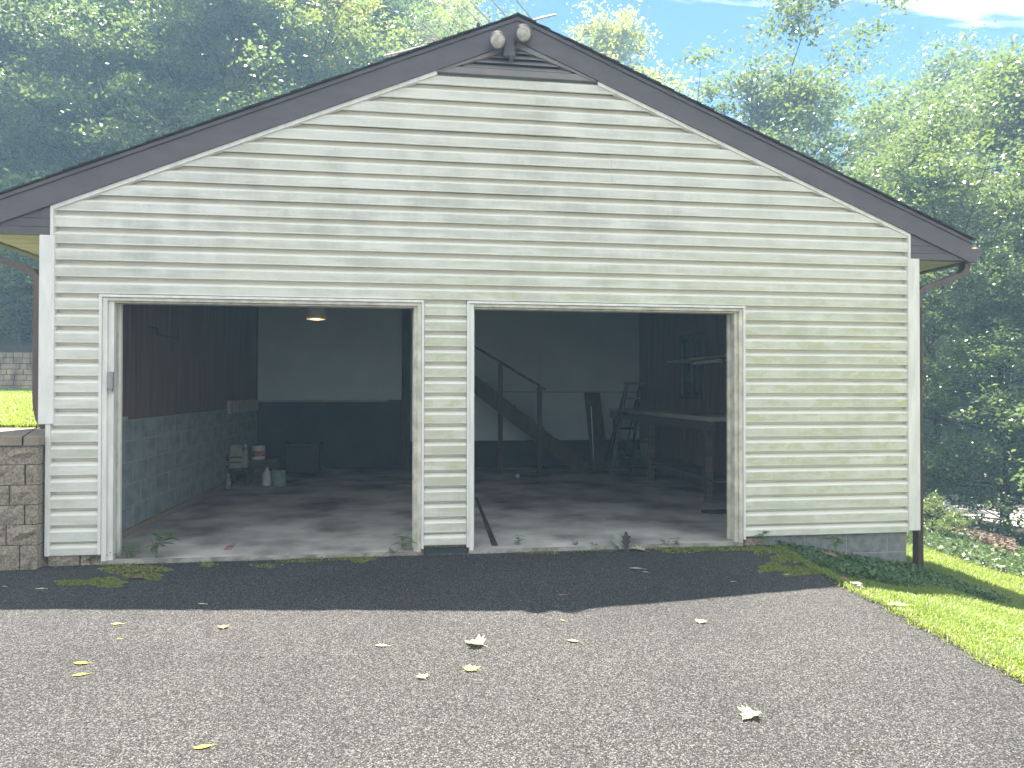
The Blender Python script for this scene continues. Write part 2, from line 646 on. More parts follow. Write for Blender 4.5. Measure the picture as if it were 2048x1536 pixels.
M_LEAF_A = leaf_mat("leaf_dark", (0.125, 0.185, 0.105), (0.040, 0.078, 0.045), (0.22, 0.32, 0.08), 0.38, 0.3)
M_LEAF_B = leaf_mat("leaf_mid", (0.135, 0.195, 0.105), (0.046, 0.088, 0.048), (0.26, 0.35, 0.08), 0.42, 0.3)
M_LEAF_C = leaf_mat("leaf_bright", (0.13, 0.18, 0.055), (0.06, 0.10, 0.035), (0.36, 0.40, 0.06), 0.5, 0.42)
M_IVY = leaf_mat("leaf_ivy", (0.09, 0.155, 0.06), (0.035, 0.075, 0.032), (0.10, 0.18, 0.04), 0.3, 0.45)
M_GRASS = leaf_mat("grass_blade", (0.26, 0.34, 0.09), (0.09, 0.165, 0.045), (0.37, 0.48, 0.07), 0.45, 0.45)
M_MOSS = leaf_mat("moss_tuft", (0.30, 0.33, 0.075), (0.10, 0.13, 0.035), (0.26, 0.3, 0.05), 0.25, 0.8)
M_WEED = leaf_mat("weed_leaf", (0.12, 0.20, 0.08), (0.08, 0.14, 0.06), (0.2, 0.3, 0.06), 0.35, 0.45)
M_LITTER = leaf_mat("leaf_litter", (0.22, 0.17, 0.125), (0.06, 0.045, 0.035), (0.10, 0.07, 0.045), 0.2, 0.8)
M_SOIL = mat("soil", (0.10, 0.085, 0.05), (0.05, 0.055, 0.03), 1.0, 3, (1, 1, 1), 0.6, 30)
M_ROAD = mat("pale_road", (0.42, 0.40, 0.38), (0.34, 0.33, 0.32), 0.9, 3)

# ------------------------------------------------------------------ key dimensions (metres)
W = 7.787
ZA = -0.085            # driveway level
ZF = -0.05             # slab level
PITCH_R = 0.4167
XM = W / 2 + 0.02      # ridge line
ZRAKE_TOP = 4.745      # top of the rake board at the ridge
COURSE = 0.1376
Z0 = 0.115
XL, XR, YB = 0.20, 7.24, 6.70
YEND = 7.0
DOORS = [(0.49, 3.00), (3.52, 6.00)]
DHEAD = 2.112


def ground_z(x, y):
    """height of the land outside the driveway and the garage"""
    zr = max(-3.1, ZA - 0.02 - 0.185 * max(0.0, x - 6.25))
    if x > 30:
        zr = -3.1 + 0.12 * (x - 30)
    zl = 0.98 + 0.031 * (max(y, 1.4) - 1.5)
    if y > 14.1:
        zl = 2.3 + 0.33 * (y - 14.1)
        if x < -30:
            zl += 0
    if y > 60:
        zl = 2.3 + 0.33 * 45.9
    if x <= -0.02:
        return zl
    t = min(1.0, max(0.0, (x + 0.02) / 12.0))
    t = t * t * (3 - 2 * t)
    if y < 6.9:
        return zr
    s = min(1.0, (y - 6.9) / 3.0)
    zz = zl * (1 - t) + zr * t
    return zr * (1 - s) + zz * s if x > 6 else zz


# ------------------------------------------------------------------ land
def grid(xs, ys, fz, b):
    n0 = len(b.v)
    for y in ys:
        for x in xs:
            b.v.append((x, y, fz(x, y)))
    nx = len(xs)
    for j in range(len(ys) - 1):
        for i in range(nx - 1):
            a = n0 + j * nx + i
            b.f.append((a, a + 1, a + 1 + nx, a + nx))


def drive_edge(y):
    """x of the right edge of the driveway"""
    pts = [(0.2, 6.42), (-0.15, 6.37), (-0.8, 6.28), (-1.37, 6.228), (-1.83, 6.188), (-2.31, 6.149), (-2.75, 6.11), (-3.1, 6.08), (-8, 5.85), (-30, 5.0)]
    for (y0, x0), (y1, x1) in zip(pts, pts[1:]):
        if y1 <= y <= y0:
            return x0 + (x1 - x0) * (y0 - y) / (y0 - y1) + 0.012 * math.sin(y * 9.0) + 0.01 * math.sin(y * 23.0 + 1)
    return pts[-1][1] if y < -30 else pts[0][1]


gb = B()
lin = lambda a, c, n: [a + (c - a) * i / (n - 1) for i in range(n)]
bumpy = lambda x, y: ground_z(x, y) + 0.012 * math.sin(x * 3.1 + y) * math.sin(y * 2.3)
# right of the driveway: first column follows its edge
ysr = sorted(set(lin(-40, -8, 12) + lin(-8, 0.2, 60) + lin(0.2, 6.9, 20)))
rows = []
n0 = len(gb.v)
offs = [-0.05, 0.05, 0.15, 0.3, 0.5, 0.8, 1.2, 1.7, 2.3, 3, 4, 5, 6.5, 8, 10, 12, 14, 17, 20, 24, 30, 45, 60]
for y in ysr:
    e = drive_edge(min(y, 0.15))
    for k, o in enumerate(offs):
        x = e + o
        z = ground_z(x, y) if k else ZA - 0.03
        gb.v.append((x, y, z + (0.012 * math.sin(x * 3.1 + y) * math.sin(y * 2.3) if k > 2 else 0)))
nx = len(offs)
for j in range(len(ysr) - 1):
    for i in range(nx - 1):
        a = n0 + j * nx + i
        gb.f.append((a, a + 1, a + 1 + nx, a + nx))
grid(sorted(set(lin(-60, -20, 8) + lin(-20, -0.02, 40))), lin(0.1, 6.9, 16), bumpy, gb)
grid(sorted(set(lin(-60, -20, 8) + lin(-20, -0.02, 30) + lin(0.0, 40, 40) + lin(40, 72, 6))),
     sorted(set(lin(6.9, 14.05, 16) + lin(14.1, 40, 26) + lin(40, 80, 8))), bumpy, gb)
ground = gb.obj("ground", M_SOIL, None, True)
tag(ground, kind='structure')

db = B()
n0 = 0
ysd = sorted(set(lin(-40, -8, 10) + lin(-8, -0.02, 90)))
for y in ysd:
    e = drive_edge(y)
    for x in (-40, -12, -4, 0, 3, 5, e - 0.25, e - 0.1, e - 0.03, e, e + 0.02):
        z = ZA
        if x > e - 0.05:
            z -= 0.006
        if x > e:
            z -= 0.05
        if x == e - 0.25:
            z -= 0.001
        db.v.append((x, y, z))
for j in range(len(ysd) - 1):
    for i in range(10):
        a = j * 11 + i
        db.f.append((a, a + 1, a + 12, a + 11))
driveway = db.obj("driveway", M_ASPHALT)
tag(driveway, kind='structure')

# far road down the slope
rb = B()
ra, rc = onZ(1790, 1022, -3.05), onZ(2250, 1080, -3.05)
rd, re_ = onZ(2250, 1020, -3.05), onZ(1790, 978, -3.05)
rb.add([ra, rc, rd, re_], [(0, 1, 2, 3)])
road = rb.obj("road", M_ROAD)
road.location.z = 0.0
tag(road, kind='structure')

# ------------------------------------------------------------------ garage
G = empty("garage", (W / 2, 0, ZF), "cream vinyl sided two-bay garage with open doors and brown trimmed gable roof", "garage")

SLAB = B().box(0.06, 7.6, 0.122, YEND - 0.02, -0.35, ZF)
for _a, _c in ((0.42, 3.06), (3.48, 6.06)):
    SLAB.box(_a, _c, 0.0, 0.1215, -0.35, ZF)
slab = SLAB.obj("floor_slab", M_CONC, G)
for _a, _c in ((0.42, 3.06), (3.48, 6.06)):
    B().box(_a, _c, -0.04, -0.0005, -0.35, ZF - 0.003).obj("door_sill", M_SILL, G)


# --- siding: one board per visible course and length
def rake_low(z):
    """x where the lower edge of the left rake board passes height z"""
    return (z - 2.907) / PITCH_R


def board(x0, x1, zb, zt, seed, off=0.0, cutl=False, cutr=False):
    r = random.Random(seed)
    h = zt - zb
    pr = [(-0.018, zb + 0.014), (0.035, zb - 0.001), (0.039, zb + 0.003), (0.038, zb + h * 0.3), (0.0375, zb + h * 0.57),
          (0.0355, zb + h * 0.605), (0.018, zb + h * 0.70), (0.002, zb + h * 0.78), (-0.022, zb + h * 0.83), (-0.022, zt + 0.012)]
    n = max(2, int((x1 - x0) / 0.45) + 1)
    b = B()
    np_ = len(pr)
    j1 = [r.uniform(-0.0012, 0.0012) for _ in range(n)]
    j2 = [r.uniform(-0.0012, 0.0012) for _ in range(n)]
    for i in range(n):
        t = i / (n - 1)
        for k, (o, z) in enumerate(pr):
            xa, xb = x0, x1
            zz = min(z, zt)
            if cutl:
                xa = max(x0, rake_low(zz) - 0.06)
            if cutr:
                xb = min(x1, 2 * XM - rake_low(zz) + 0.06)
            x = xa + (xb - xa) * t
            dz = j2[i] if 0 < k < 4 else 0
            b.v.append((x, -(o + off + (j1[i] if 1 < k < 6 else 0)), z + dz))
    for i in range(n - 1):
        for k in range(np_ - 1):
            a = i * np_ + k
            b.f.append((a, a + np_, a + np_ + 1, a + 1))
    # thickness of the flat face at each end, so that a seam shows an edge
    for i in (0, n - 1):
        m = len(b.v)
        for k in range(2, 6):
            x_, y_, z_ = b.v[i * np_ + k]
            b.v.append((x_, y_ + 0.006, z_))
        for k in range(3):
            f = (i * np_ + 2 + k, i * np_ + 3 + k, m + k + 1, m + k)
            b.f.append(f if i else f[::-1])
    return b


SEAMS = {}


def seam(u, v0, v1):
    x = onY(u, (v0 + v1) / 2, 0)[0]
    za, zb = onY(u, v1, 0)[2], onY(u, v0, 0)[2]
    k0 = round((za - Z0) / COURSE)
    k1 = round((zb - Z0) / COURSE)
    for k in range(k0, max(k1, k0 + 1)):
        SEAMS.setdefault(k, []).append(x)


for s in ((441, 477, 535), (1089, 163, 190), (1156, 255, 315), (1225, 318, 376), (1091, 380, 434), (1023, 434, 490),
          (1303, 500, 556), (1030, 555, 603), (620, 330, 384), (700, 232, 262)):
    seam(*s)
for k in range(-1, 31):
    zb = 0.0 if k < 0 else Z0 + COURSE * k
    zt = Z0 if k < 0 else zb + COURSE
    if zb > 4.215:
        break
    segs = []
    if zt < 2.19:
        left = 0.015 if zt < 1.09 else 0.04
        segs = [(left, 0.40), (3.085, 3.46), (6.09, 7.765 if zt > 0.1 else 7.765)]
    else:
        segs = [(0.02, 7.77)]
    for (a, c) in segs:
        cuts = [a] + sorted(q for q in SEAMS.get(k, []) if a + 0.2 < q < c - 0.2) + [c]
        for i in range(len(cuts) - 1):
            xa, xb = cuts[i], cuts[i + 1]
            off = 0.0045 if (i % 2) else 0.0
            if i > 0:
                xa -= 0.02
            top = min(zt, 4.225)
            o = board(xa, xb, zb, top, k * 31 + i * 7 + int(a * 10), off, zt > 2.9, zt > 2.9)
            o.obj("siding_board", M_SIDING, G)

# sheathing behind the siding
sh = B()
for a, c in ((0.03, DOORS[0][0] - 0.02), (DOORS[0][1] + 0.02, DOORS[1][0] - 0.02), (DOORS[1][1] + 0.02, 7.75)):
    sh.box(a, c, 0.026, 0.12, 0.006, DHEAD + 0.02)
sh.box(0.03, 7.75, 0.027, 0.12, DHEAD + 0.021, 2.9)
sh.prism_y([(0.03, 2.9), (7.75, 2.9), (XM, 4.5)], 0.027, 0.12)
sh.obj("front_wall_core", M_PANEL, G)

# --- corner boards and trim
B().box(-0.072, 0.045, -0.052, 0.05, 1.089, 2.655, 0.004).obj("corner_board", M_TRIM, G)
B().box(7.762, 7.884, -0.052, 0.06, 0.016, 2.668, 0.004).obj("corner_board", M_TRIM, G)
B().box(-0.018, 0.020, -0.044, 0.05, 0.0, 1.089).obj("corner_channel", M_TRIM, G)
B().box(0.010, 0.034, -0.0505, 0.03, 2.655, 2.93).obj("frieze_channel", M_TRIM, G)
B().box(7.768, 7.790, -0.0505, 0.03, 2.668, 2.93).obj("frieze_channel", M_TRIM, G)


# --- roof edge: rake boards
def rake_poly(x_out, zoff_top, zoff_bot, side, x_in=None):
    """strip parallel to the roof slope between two vertical offsets from the rake top line"""
    xi = XM if x_in is None else x_in
    zt = lambda x: ZRAKE_TOP - PITCH_R * abs(x - XM)
    xo = XM - side * (XM - x_out) if False else x_out
    p = [(xo, zt(xo) - zoff_bot), (xi, zt(xi) - zoff_bot), (xi, zt(xi) - zoff_top), (xo, zt(xo) - zoff_top)]
    return p if side < 0 else p[::-1]


XE = 8.43
XEL = 2 * XM - XE
RAKE_V = 0.222
for side, xo in ((-1, XEL), (1, XE)):
    p = rake_poly(xo, 0.03, RAKE_V, side)
    B().prism_y(p, -0.066, 0.0).obj("rake_board", M_BROWN, G)
    p = rake_poly(xo, 0.004, 0.036, side)
    B().prism_y(p, -0.080, 0.0).obj("drip_edge", M_BROWN, G)
    # seam bracket line of the metal wrap
    xs_ = 2.62 if side < 0 else 5.4
    zt = ZRAKE_TOP - PITCH_R * abs(xs_ - XM)
    B().prism_y([(xs_, zt - RAKE_V - 0.001), (xs_ + 0.3 * 1, zt - RAKE_V - 0.001 + (PITCH_R if side < 0 else -PITCH_R) * 0.3),
                 (xs_ + 0.3, zt - 0.036 + (PITCH_R if side < 0 else -PITCH_R) * 0.3), (xs_ + 0.04, zt - 0.036 + (PITCH_R if side < 0 else -PITCH_R) * 0.04)],
                -0.0685, -0.06).obj("wrap_lap", M_BROWN, G)
    # light channel under the rake board
    e = 0.012 if side < 0 else W - 0.012 + 0.01
    xv = 3.19 if side < 0 else 4.66
    p = rake_poly(e, RAKE_V - 0.004, RAKE_V + 0.036, side, xv)
    B().prism_y(p, -0.0512, 0.0).obj("rake_channel", M_TRIM, G)

# roof slabs + shingle courses showing at the rake
roofs = []
for side, xo in ((-1, XEL - 0.02), (1, XE + 0.02)):
    p = rake_poly(xo, -0.008, 0.03, side)
    r = B().prism_y(p, 0.002, YEND + 0.25).obj("roof", M_SHINGLE, G)
    roofs.append(r)
    n = 35
    L = (XM - (XEL - 0.02))
    for i in range(n):
        t0, t1 = i / n, (i + 1.25) / n
        x0 = XM + side * L * t0
        x1 = XM + side * L * min(t1, 1.0)
        zt = lambda x: ZRAKE_TOP - PITCH_R * abs(x - XM)
        j = random.uniform(-0.012, 0.006)
        h = random.uniform(0.002, 0.008)
        p = [(x0, zt(x0) + 0.004), (x1, zt(x1) + 0.002 + h), (x1, zt(x1) + 0.016 + h), (x0, zt(x0) + 0.012)]
        if side > 0:
            p = p[::-1]
        B().prism_y(p, -0.096 + j, 0.30).obj("shingle", M_SHINGLE, r)
B().prism_y([(XM - 0.16, ZRAKE_TOP - 0.16 * PITCH_R + 0.02), (XM, ZRAKE_TOP + 0.02), (XM + 0.16, ZRAKE_TOP - 0.16 * PITCH_R + 0.02),
             (XM, ZRAKE_TOP + 0.04)], -0.07, YEND + 0.2).obj("ridge_cap", M_SHINGLE, G)

# --- boxed eave ends
for side in (-1, 1):
    if side > 0:
        xa, xb, xc = 7.792, XE, XE
    else:
        xa, xb, xc = 0.008, XEL, XEL
    ztop = lambda x: ZRAKE_TOP - PITCH_R * abs(x - XM) - RAKE_V + 0.01
    zb = 2.66
    hs = [zb, zb + 0.062, zb + 0.135, 3.0]
    for i in range(3):
        z0, z1 = hs[i], hs[i + 1] - 0.004
        # clip the strip by the slope
        def xs_at(z):
            x = XM + side * (ZRAKE_TOP - RAKE_V + 0.01 - z) / PITCH_R
            return min(x, xb) if side > 0 else max(x, xb)
        if z0 >= ztop(xa):
            continue
        z1c = min(z1, ztop(xa))
        p = [(xa, z0), (xs_at(z0), z0), (xs_at(z1c), z1c), (xa, z1c)]
        if side < 0:
            p = p[::-1]
        B().prism_y(p, -0.046 - 0.004 * (i == 0), 0.02).obj("eave_end_panel", M_BROWN, G)
    B().box(min(xb, xb - side * 0.02), max(xb, xb - side * 0.02), -0.05, YEND + 0.2, 2.655, 2.86).obj("eave_fascia", M_BROWN, G)
    # soffit panels across the eave
    lo, hi = (7.86, XE - 0.02) if side > 0 else (XEL + 0.02, -0.05)
    y = -0.02
    for i in range(26):
        B().box(lo, hi, y, y + 0.098, 2.662 + 0.002 * (i % 2), 2.672).obj("soffit_panel", M_SOFFIT, G)
        y += 0.102
    B().box(lo, hi, y, YEND, 2.663, 2.672).obj("soffit_panel", M_SOFFIT, G)

# --- gutter on both eaves and downspouts
for side in (-1, 1):
    xg = XE if side > 0 else XEL
    pr = [(0.0, 0.0), (0.075, 0.0), (0.085, 0.03), (0.125, 0.07), (0.135, 0.10), (0.15, 0.125), (0.14, 0.128),
          (0.125, 0.105), (0.115, 0.078), (0.078, 0.036), (0.068, 0.008), (0.006, 0.008), (0.006, 0.128), (0.0, 0.128)]
    poly = [(xg + side * a, 2.652 + c) for a, c in pr]
    if side < 0:
        poly = poly[::-1]
    gt = B().prism_y(poly, -0.048, YEND + 0.2).obj("gutter", M_BROWN, G)
    # end cap
    cap = [(xg + side * a, 2.652 + c) for a, c in pr[:6]] + [(xg, 2.652 + 0.128)]
    if side < 0:
        cap = cap[::-1]
    B().prism_y(cap, -0.054, -0.048).obj("end_cap", M_BROWN, gt)
ds = B().rect_tube([(8.455, 0.045, 2.66), (8.45, 0.045, 2.585), (8.40, 0.045, 2.53), (7.985, 0.045, 2.385), (7.93, 0.045, 2.335), (7.93, 0.045, 2.2), (7.93, 0.045, -0.46)], 0.026, 0.042)
dso = ds.obj("downspout", M_PIPE, G)
for z in (2.28, 0.93):
    B().box(7.899, 7.961, -0.002, 0.092, z, z + 0.03).obj("strap", M_PIPE, dso)
for yy in (-0.0005,):
    for dx in (-0.012, 0.004, 0.016):
        B().box(7.93 + dx - 0.003, 7.93 + dx + 0.003, -0.0015, 0.004, -0.4, 2.2).obj("rib", M_PIPE, dso)
ds = B().rect_tube([(-0.70, 0.06, 2.66), (-0.70, 0.06, 2.60), (-0.66, 0.06, 2.55), (-0.17, 0.06, 2.36), (-0.125, 0.06, 2.30), (-0.125, 0.06, 2.2), (-0.125, 0.06, 1.32),
                    (-0.12, 0.06, 1.22), (-0.10, 0.06, 1.13), (-0.06, 0.06, 1.06)], 0.026, 0.042)
ds.obj("downspout", M_PIPE, G)
# leaf and debris caught on the gutter corner
# --- gable vent
vent = B()
zb_v = 4.212
zv = lambda x: ZRAKE_TOP - RAKE_V - PITCH_R * abs(x - XM)
frame = B()
for side in (-1, 1):
    e = XM + side * 0.73
    i0 = XM
    p = [(e, zv(e) - 0.015), (i0, zv(i0) - 0.055), (i0, zv(i0) + 0.01), (e + side * -0.0, zv(e) + 0.01)]
    if side > 0:
        p = p[::-1]
    frame.prism_y(p, -0.053 - 0.001 * side, 0.0)
frame.prism_y([(XM - 0.72, zb_v), (XM + 0.72, zb_v), (XM + 0.62, zb_v + 0.055), (XM - 0.62, zb_v + 0.055)], -0.048, 0.0)
vo_ = frame.obj("gable_vent", M_BROWN_V, G)
for i in range(5):
    z = zb_v + 0.060 + i * 0.05
    hw = min(0.66, (zv(XM) - 0.055 - z) / PITCH_R + 0.02)
    if hw < 0.05:
        continue
    b = B()
    b.add([(XM - hw, -0.046, z), (XM + hw, -0.046, z), (XM + hw, -0.046, z + 0.008), (XM - hw, -0.046, z + 0.008),
           (XM - hw + 0.06, -0.012, z + 0.045), (XM + hw - 0.06, -0.012, z + 0.045)],
          [(0, 1, 2, 3), (3, 2, 5, 4), (1, 0, 4, 5)])
    b.obj("slat", M_BROWN_V, vo_)
B().prism_y([(XM - 0.68, zb_v + 0.02), (XM + 0.68, zb_v + 0.02), (XM, zv(XM) - 0.03)], -0.0045, -0.0035).obj("screen", M_BLACK, vo_)

# --- door openings: stepped casings
for di, (a, c) in enumerate(DOORS):
    head_o = 2.172
    ao = 0.392 if di == 0 else 3.462
    co = 3.083 if di == 0 else 6.088
    dc = empty("door_casing", (0, 0, 0), None, None)
    dc.parent = G
    dc.location = -Vector(G.location)
    for nm, x0, x1, z0 in (("side_channel", ao, ao + 0.022, ZA + (0.09 if di == 0 else 0.06)), ("side_channel", co - 0.022, co, ZA + 0.06)):
        B().box(x0, x1, -0.049, 0.03, z0, head_o - 0.022).obj(nm, M_TRIM, dc)
    B().box(ao, co, -0.050, 0.03, head_o - 0.021, head_o).obj("head_channel", M_TRIM, dc)
    # brick mould in two steps, then the jamb going in
    zb_ = ZA + 0.003
    B().box(ao + 0.024, ao + 0.06, -0.038, 0.02, zb_, head_o - 0.026).obj("moulding", M_TRIM, dc)
    B().box(ao + 0.061, a + 0.006, -0.012, 0.04, zb_, head_o - 0.052).obj("moulding", M_TRIM, dc)
    B().box(co - 0.06, co - 0.024, -0.038, 0.02, zb_, head_o - 0.026).obj("moulding", M_TRIM_OLD, dc)
    B().box(c - 0.006, co - 0.061, -0.012, 0.04, zb_, head_o - 0.052).obj("moulding", M_TRIM_OLD, dc)
    B().box(ao + 0.0245, co - 0.0245, -0.036, 0.02, head_o - 0.05, head_o - 0.0245).obj("head_moulding", M_TRIM_OLD, dc)
    B().box(ao + 0.062, co - 0.062, -0.010, 0.04, DHEAD - 0.004, head_o - 0.053).obj("head_moulding", M_TRIM_OLD, dc)
    B().box(a - 0.03, a, 0.041, 0.15, ZF + 0.002, DHEAD).obj("jamb", M_TRIM_OLD, dc)
    B().box(c, c + 0.03, 0.041, 0.15, ZF + 0.002, DHEAD).obj("jamb", M_TRIM_OLD, dc)
    B().box(a - 0.03, c + 0.03, 0.041, 0.15, DHEAD + 0.001, DHEAD + 0.03).obj("head_jamb", M_TRIM_OLD, dc)
    # weather stop
    B().box(a - 0.002, a + 0.02, 0.10, 0.13, ZF + 0.002, DHEAD - 0.001).obj("door_stop", M_TRIM, dc)
    B().box(c - 0.02, c + 0.002, 0.10, 0.13, ZF + 0.002, DHEAD - 0.001).obj("door_stop", M_TRIM_OLD, dc)

# --- foundation under the right part of the front
fx = [6.30, 6.716, 7.147, 7.578, 7.782]
for i in range(4):
    B().box(fx[i] + 0.004, fx[i + 1] - 0.004, 0.008, 0.16, -0.192, -0.002, 0.003).obj("foundation_block", M_BLOCK, G)
fx2 = [6.50, 6.93, 7.36, 7.782]
for i in range(3):
    B().box(fx2[i] + 0.004, fx2[i + 1] - 0.004, 0.008, 0.16, -0.40, -0.200, 0.003).obj("foundation_block", M_BLOCK, G)
    B().box(fx2[i] + 0.004, fx2[i + 1] - 0.004, 0.008, 0.16, -0.70, -0.408, 0.003).obj("foundation_block", M_BLOCK, G)
B().box(6.2, 7.779, 0.012, 0.15, -0.75, -0.001).obj("mortar_bed", M_MORTAR, G)


def rock(x0, x1, y0, y1, z0, z1, seed, j=0.013, side=False):
    """block with a split, uneven front face (towards -y)"""
    r = random.Random(seed)
    nx_, nz_ = 5, 4
    b = B()
    for k in range(nz_):
        for i in range(nx_):
            edge_ = i in (0, nx_ - 1) or k in (0, nz_ - 1)
            y = y0 + (0.010 if edge_ else 0.0) + r.uniform(-j, j) * (0.35 if edge_ else 1.0)
            b.v.append((x0 + (x1 - x0) * i / (nx_ - 1) + (0 if edge_ else r.uniform(-.01, .01)), y,
                        z0 + (z1 - z0) * k / (nz_ - 1) + (0 if edge_ else r.uniform(-.01, .01))))
    for k in range(nz_ - 1):
        for i in range(nx_ - 1):
            a = k * nx_ + i
            b.f.append((a, a + 1, a + 1 + nx_, a + nx_))
    n = len(b.v)
    b.v += [(x0, y1, z0), (x1, y1, z0), (x1, y1, z1), (x0, y1, z1)]
    bot = list(range(nx_))
    top = list(range((nz_ - 1) * nx_, nz_ * nx_))
    lef = [k * nx_ for k in range(nz_)]
    rig = [k * nx_ + nx_ - 1 for k in range(nz_)]
    b.f.append(tuple(bot[::-1] + [n, n + 1]))
    b.f.append(tuple(top + [n + 2, n + 3]))
    b.f.append(tuple(lef + [n + 3, n]))
    b.f.append(tuple(rig[::-1] + [n + 1, n + 2]))
    b.f.append((n + 3, n + 2, n + 1, n))
    return b


rock(6.095, 6.285, -0.018, 0.05, ZA - 0.03, -0.018, 5).obj("footing_stone", M_STONE, G)
rock(0.005, 0.235, -0.03, 0.05, ZA - 0.03, -0.006, 6).obj("footing_stone", M_STONE, G)
rock(0.245, 0.40, -0.012, 0.05, ZA - 0.03, -0.012, 8).obj("footing_stone", M_STONE, G)
rock(3.09, 3.30, -0.002, 0.06, -0.03, -0.004, 9, 0.003).obj("footing_stone", M_STONE, G)
rock(3.305, 3.475, -0.002, 0.06, -0.03, -0.008, 10, 0.003).obj("footing_stone", M_STONE, G)
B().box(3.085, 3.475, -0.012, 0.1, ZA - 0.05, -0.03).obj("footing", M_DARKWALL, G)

# --- side and back walls, ceiling
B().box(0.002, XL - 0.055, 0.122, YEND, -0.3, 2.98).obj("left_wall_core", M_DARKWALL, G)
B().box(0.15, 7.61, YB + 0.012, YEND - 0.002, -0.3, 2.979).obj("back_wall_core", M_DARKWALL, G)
B().prism_y([(0.03, 2.7), (7.75, 2.7), (XM, 4.4)], YEND + 0.001, YEND + 0.1).obj("back_gable", M_SIDING, G)
rw = B()
for x0, x1, w0, w1, zz0, zz1 in ((XR, XR + 0.03, 3.70, 4.54, 1.29, 2.22), (7.62, 7.755, 3.4, 6.3, 1.0, 2.4)):
    rw.box(x0, x1, 0.12, w0, -0.3, 2.98)
    rw.box(x0, x1, w1, YEND - 0.003, -0.3, 2.98)
    rw.box(x0, x1, w0, w1, -0.3, zz0)
    rw.box(x0, x1, w0, w1, zz1, 2.98)
rw.obj("right_wall", M_PANEL, G)
B().box(0.15, 7.62, 0.125, YEND - 0.01, 2.98, 3.02).obj("ceiling", M_CEIL, G)
# painted block half wall on the left, block by block
zc_ = [0.013, 0.219, 0.439, 0.660, 0.870, 1.081]
for k in range(5):
    y = 0.16 + (0.2 if k % 2 else 0.0) - 0.2
    while y < YB:
        y0, y1 = max(y, 0.15), min(y + 0.40, YB)
        if y1 - y0 > 0.04:
            b = B()
            z0, z1 = zc_[k] + 0.004, zc_[k + 1] - 0.004
            c = 0.004
            b.add([(XL - 0.05, y0 + c, z0), (XL - 0.05, y1 - c, z0), (XL - 0.05, y1 - c, z1), (XL - 0.05, y0 + c, z1),
                   (XL, y0 + 2 * c, z0 + c), (XL, y1 - 2 * c, z0 + c), (XL, y1 - 2 * c, z1 - c), (XL, y0 + 2 * c, z1 - c)],
                  [(4, 5, 6, 7), (0, 1, 5, 4), (1, 2, 6, 5), (2, 3, 7, 6), (3, 0, 4, 7)])
            b.obj("painted_block", M_PBLOCK, G)
        y += 0.41
B().box(XL - 0.052, XL - 0.0025, 0.15, YB, 0.0, 1.081).obj("block_joints", M_MORTAR, G)
B().box(XL - 0.05, XL + 0.035, 0.15, YB, ZF - 0.01, 0.012).obj("curb", M_STONE, G)
B().box(XL - 0.05, XL + 0.03, 0.15, 0.98, 1.082, 1.115).obj("sill_board", M_PALEWOOD, G)
y = 0.15
while y < YB - 0.1:
    y1 = min(y + 1.21, YB)
    B().box(XL - 0.05, XL - 0.012 - 0.003 * (int(y * 10) % 2), y, y1 - 0.006, 1.086, 2.98).obj("wall_panel", M_PANEL, G)
    y = y1
# back wall faces
B().box(XL, 2.74, YB - 0.012, YB + 0.012, 1.20, 2.98).obj("back_drywall", M_DRYWALL, G)
B().box(2.90, 5.3, YB - 0.012, YB + 0.012, 1.352, 2.98).obj("back_drywall", M_DRYWALL, G)
B().box(5.306, XR, YB - 0.012, YB + 0.012, 1.352, 2.98).obj("back_drywall", M_DRYWALL, G)
B().box(2.90, XR, YB - 0.010, YB + 0.012, 0.44, 1.342).obj("back_drywall", M_DRYWALL, G)
B().box(XL, 2.5, YB - 0.14, YB - 0.012, 1.165, 1.20).obj("ledge", M_PALEWOOD, G)
B().box(2.74, 2.88, YB - 0.05, YB + 0.01, ZF, 2.98).obj("wall_post", M_DWOOD, G)
# window in the right wall
wy0, wy1, wz0, wz1 = 3.71, 4.53, 1.295, 2.215
win = empty("window", (0, 0, 0), None, None)
win.parent = G
win.location = -Vector(G.location)
fb = B()
fb.box(XR - 0.014, XR + 0.035, wy0 - 0.05, wy0 + 0.025, wz0 - 0.05, wz1 + 0.05)
fb.box(XR - 0.014, XR + 0.035, wy1 - 0.025, wy1 + 0.05, wz0 - 0.05, wz1 + 0.05)
fb.box(XR - 0.014, XR + 0.035, wy0 + 0.025, wy1 - 0.025, wz1 - 0.02, wz1 + 0.05)
fb.box(XR - 0.04, XR + 0.036, wy0 + 0.025, wy1 - 0.025, wz0 - 0.05, wz0 + 0.01)
fb.box(XR - 0.01, XR + 0.03, (wy0 + wy1) / 2 - 0.03, (wy0 + wy1) / 2 + 0.03, wz0 + 0.01, wz1 - 0.02)
fb.obj("window_frame", M_DWOOD, win)
for s in range(2):
    ya = wy0 + 0.025 if s == 0 else (wy0 + wy1) / 2 + 0.03
    yb_ = (wy0 + wy1) / 2 - 0.03 if s == 0 else wy1 - 0.025
    B().box(XR + 0.022, XR + 0.025, ya, yb_, wz0 + 0.01, wz1 - 0.02).obj("pane", M_GLASS, win)
    for q in range(1, 7):
        z = wz0 + (wz1 - wz0) * q / 7
        B().box(XR + 0.014, XR + 0.0215, ya, yb_, z - 0.004, z + 0.004).obj("muntin", M_DWOOD, win)
# floor marks: track line and stains lie on the slab
p0, p1 = onZ(952, 995, ZF), onZ(990, 1092, ZF)
dv = (p1 - p0) / np.linalg.norm(p1 - p0)
nv = np.array([-dv[1], dv[0], 0])


def flat(name, pts, z, m, parent):
    b = B()
    b.add([(q[0], q[1], z) for q in pts], [tuple(range(len(pts)))])
    return b.obj(name, m, parent)


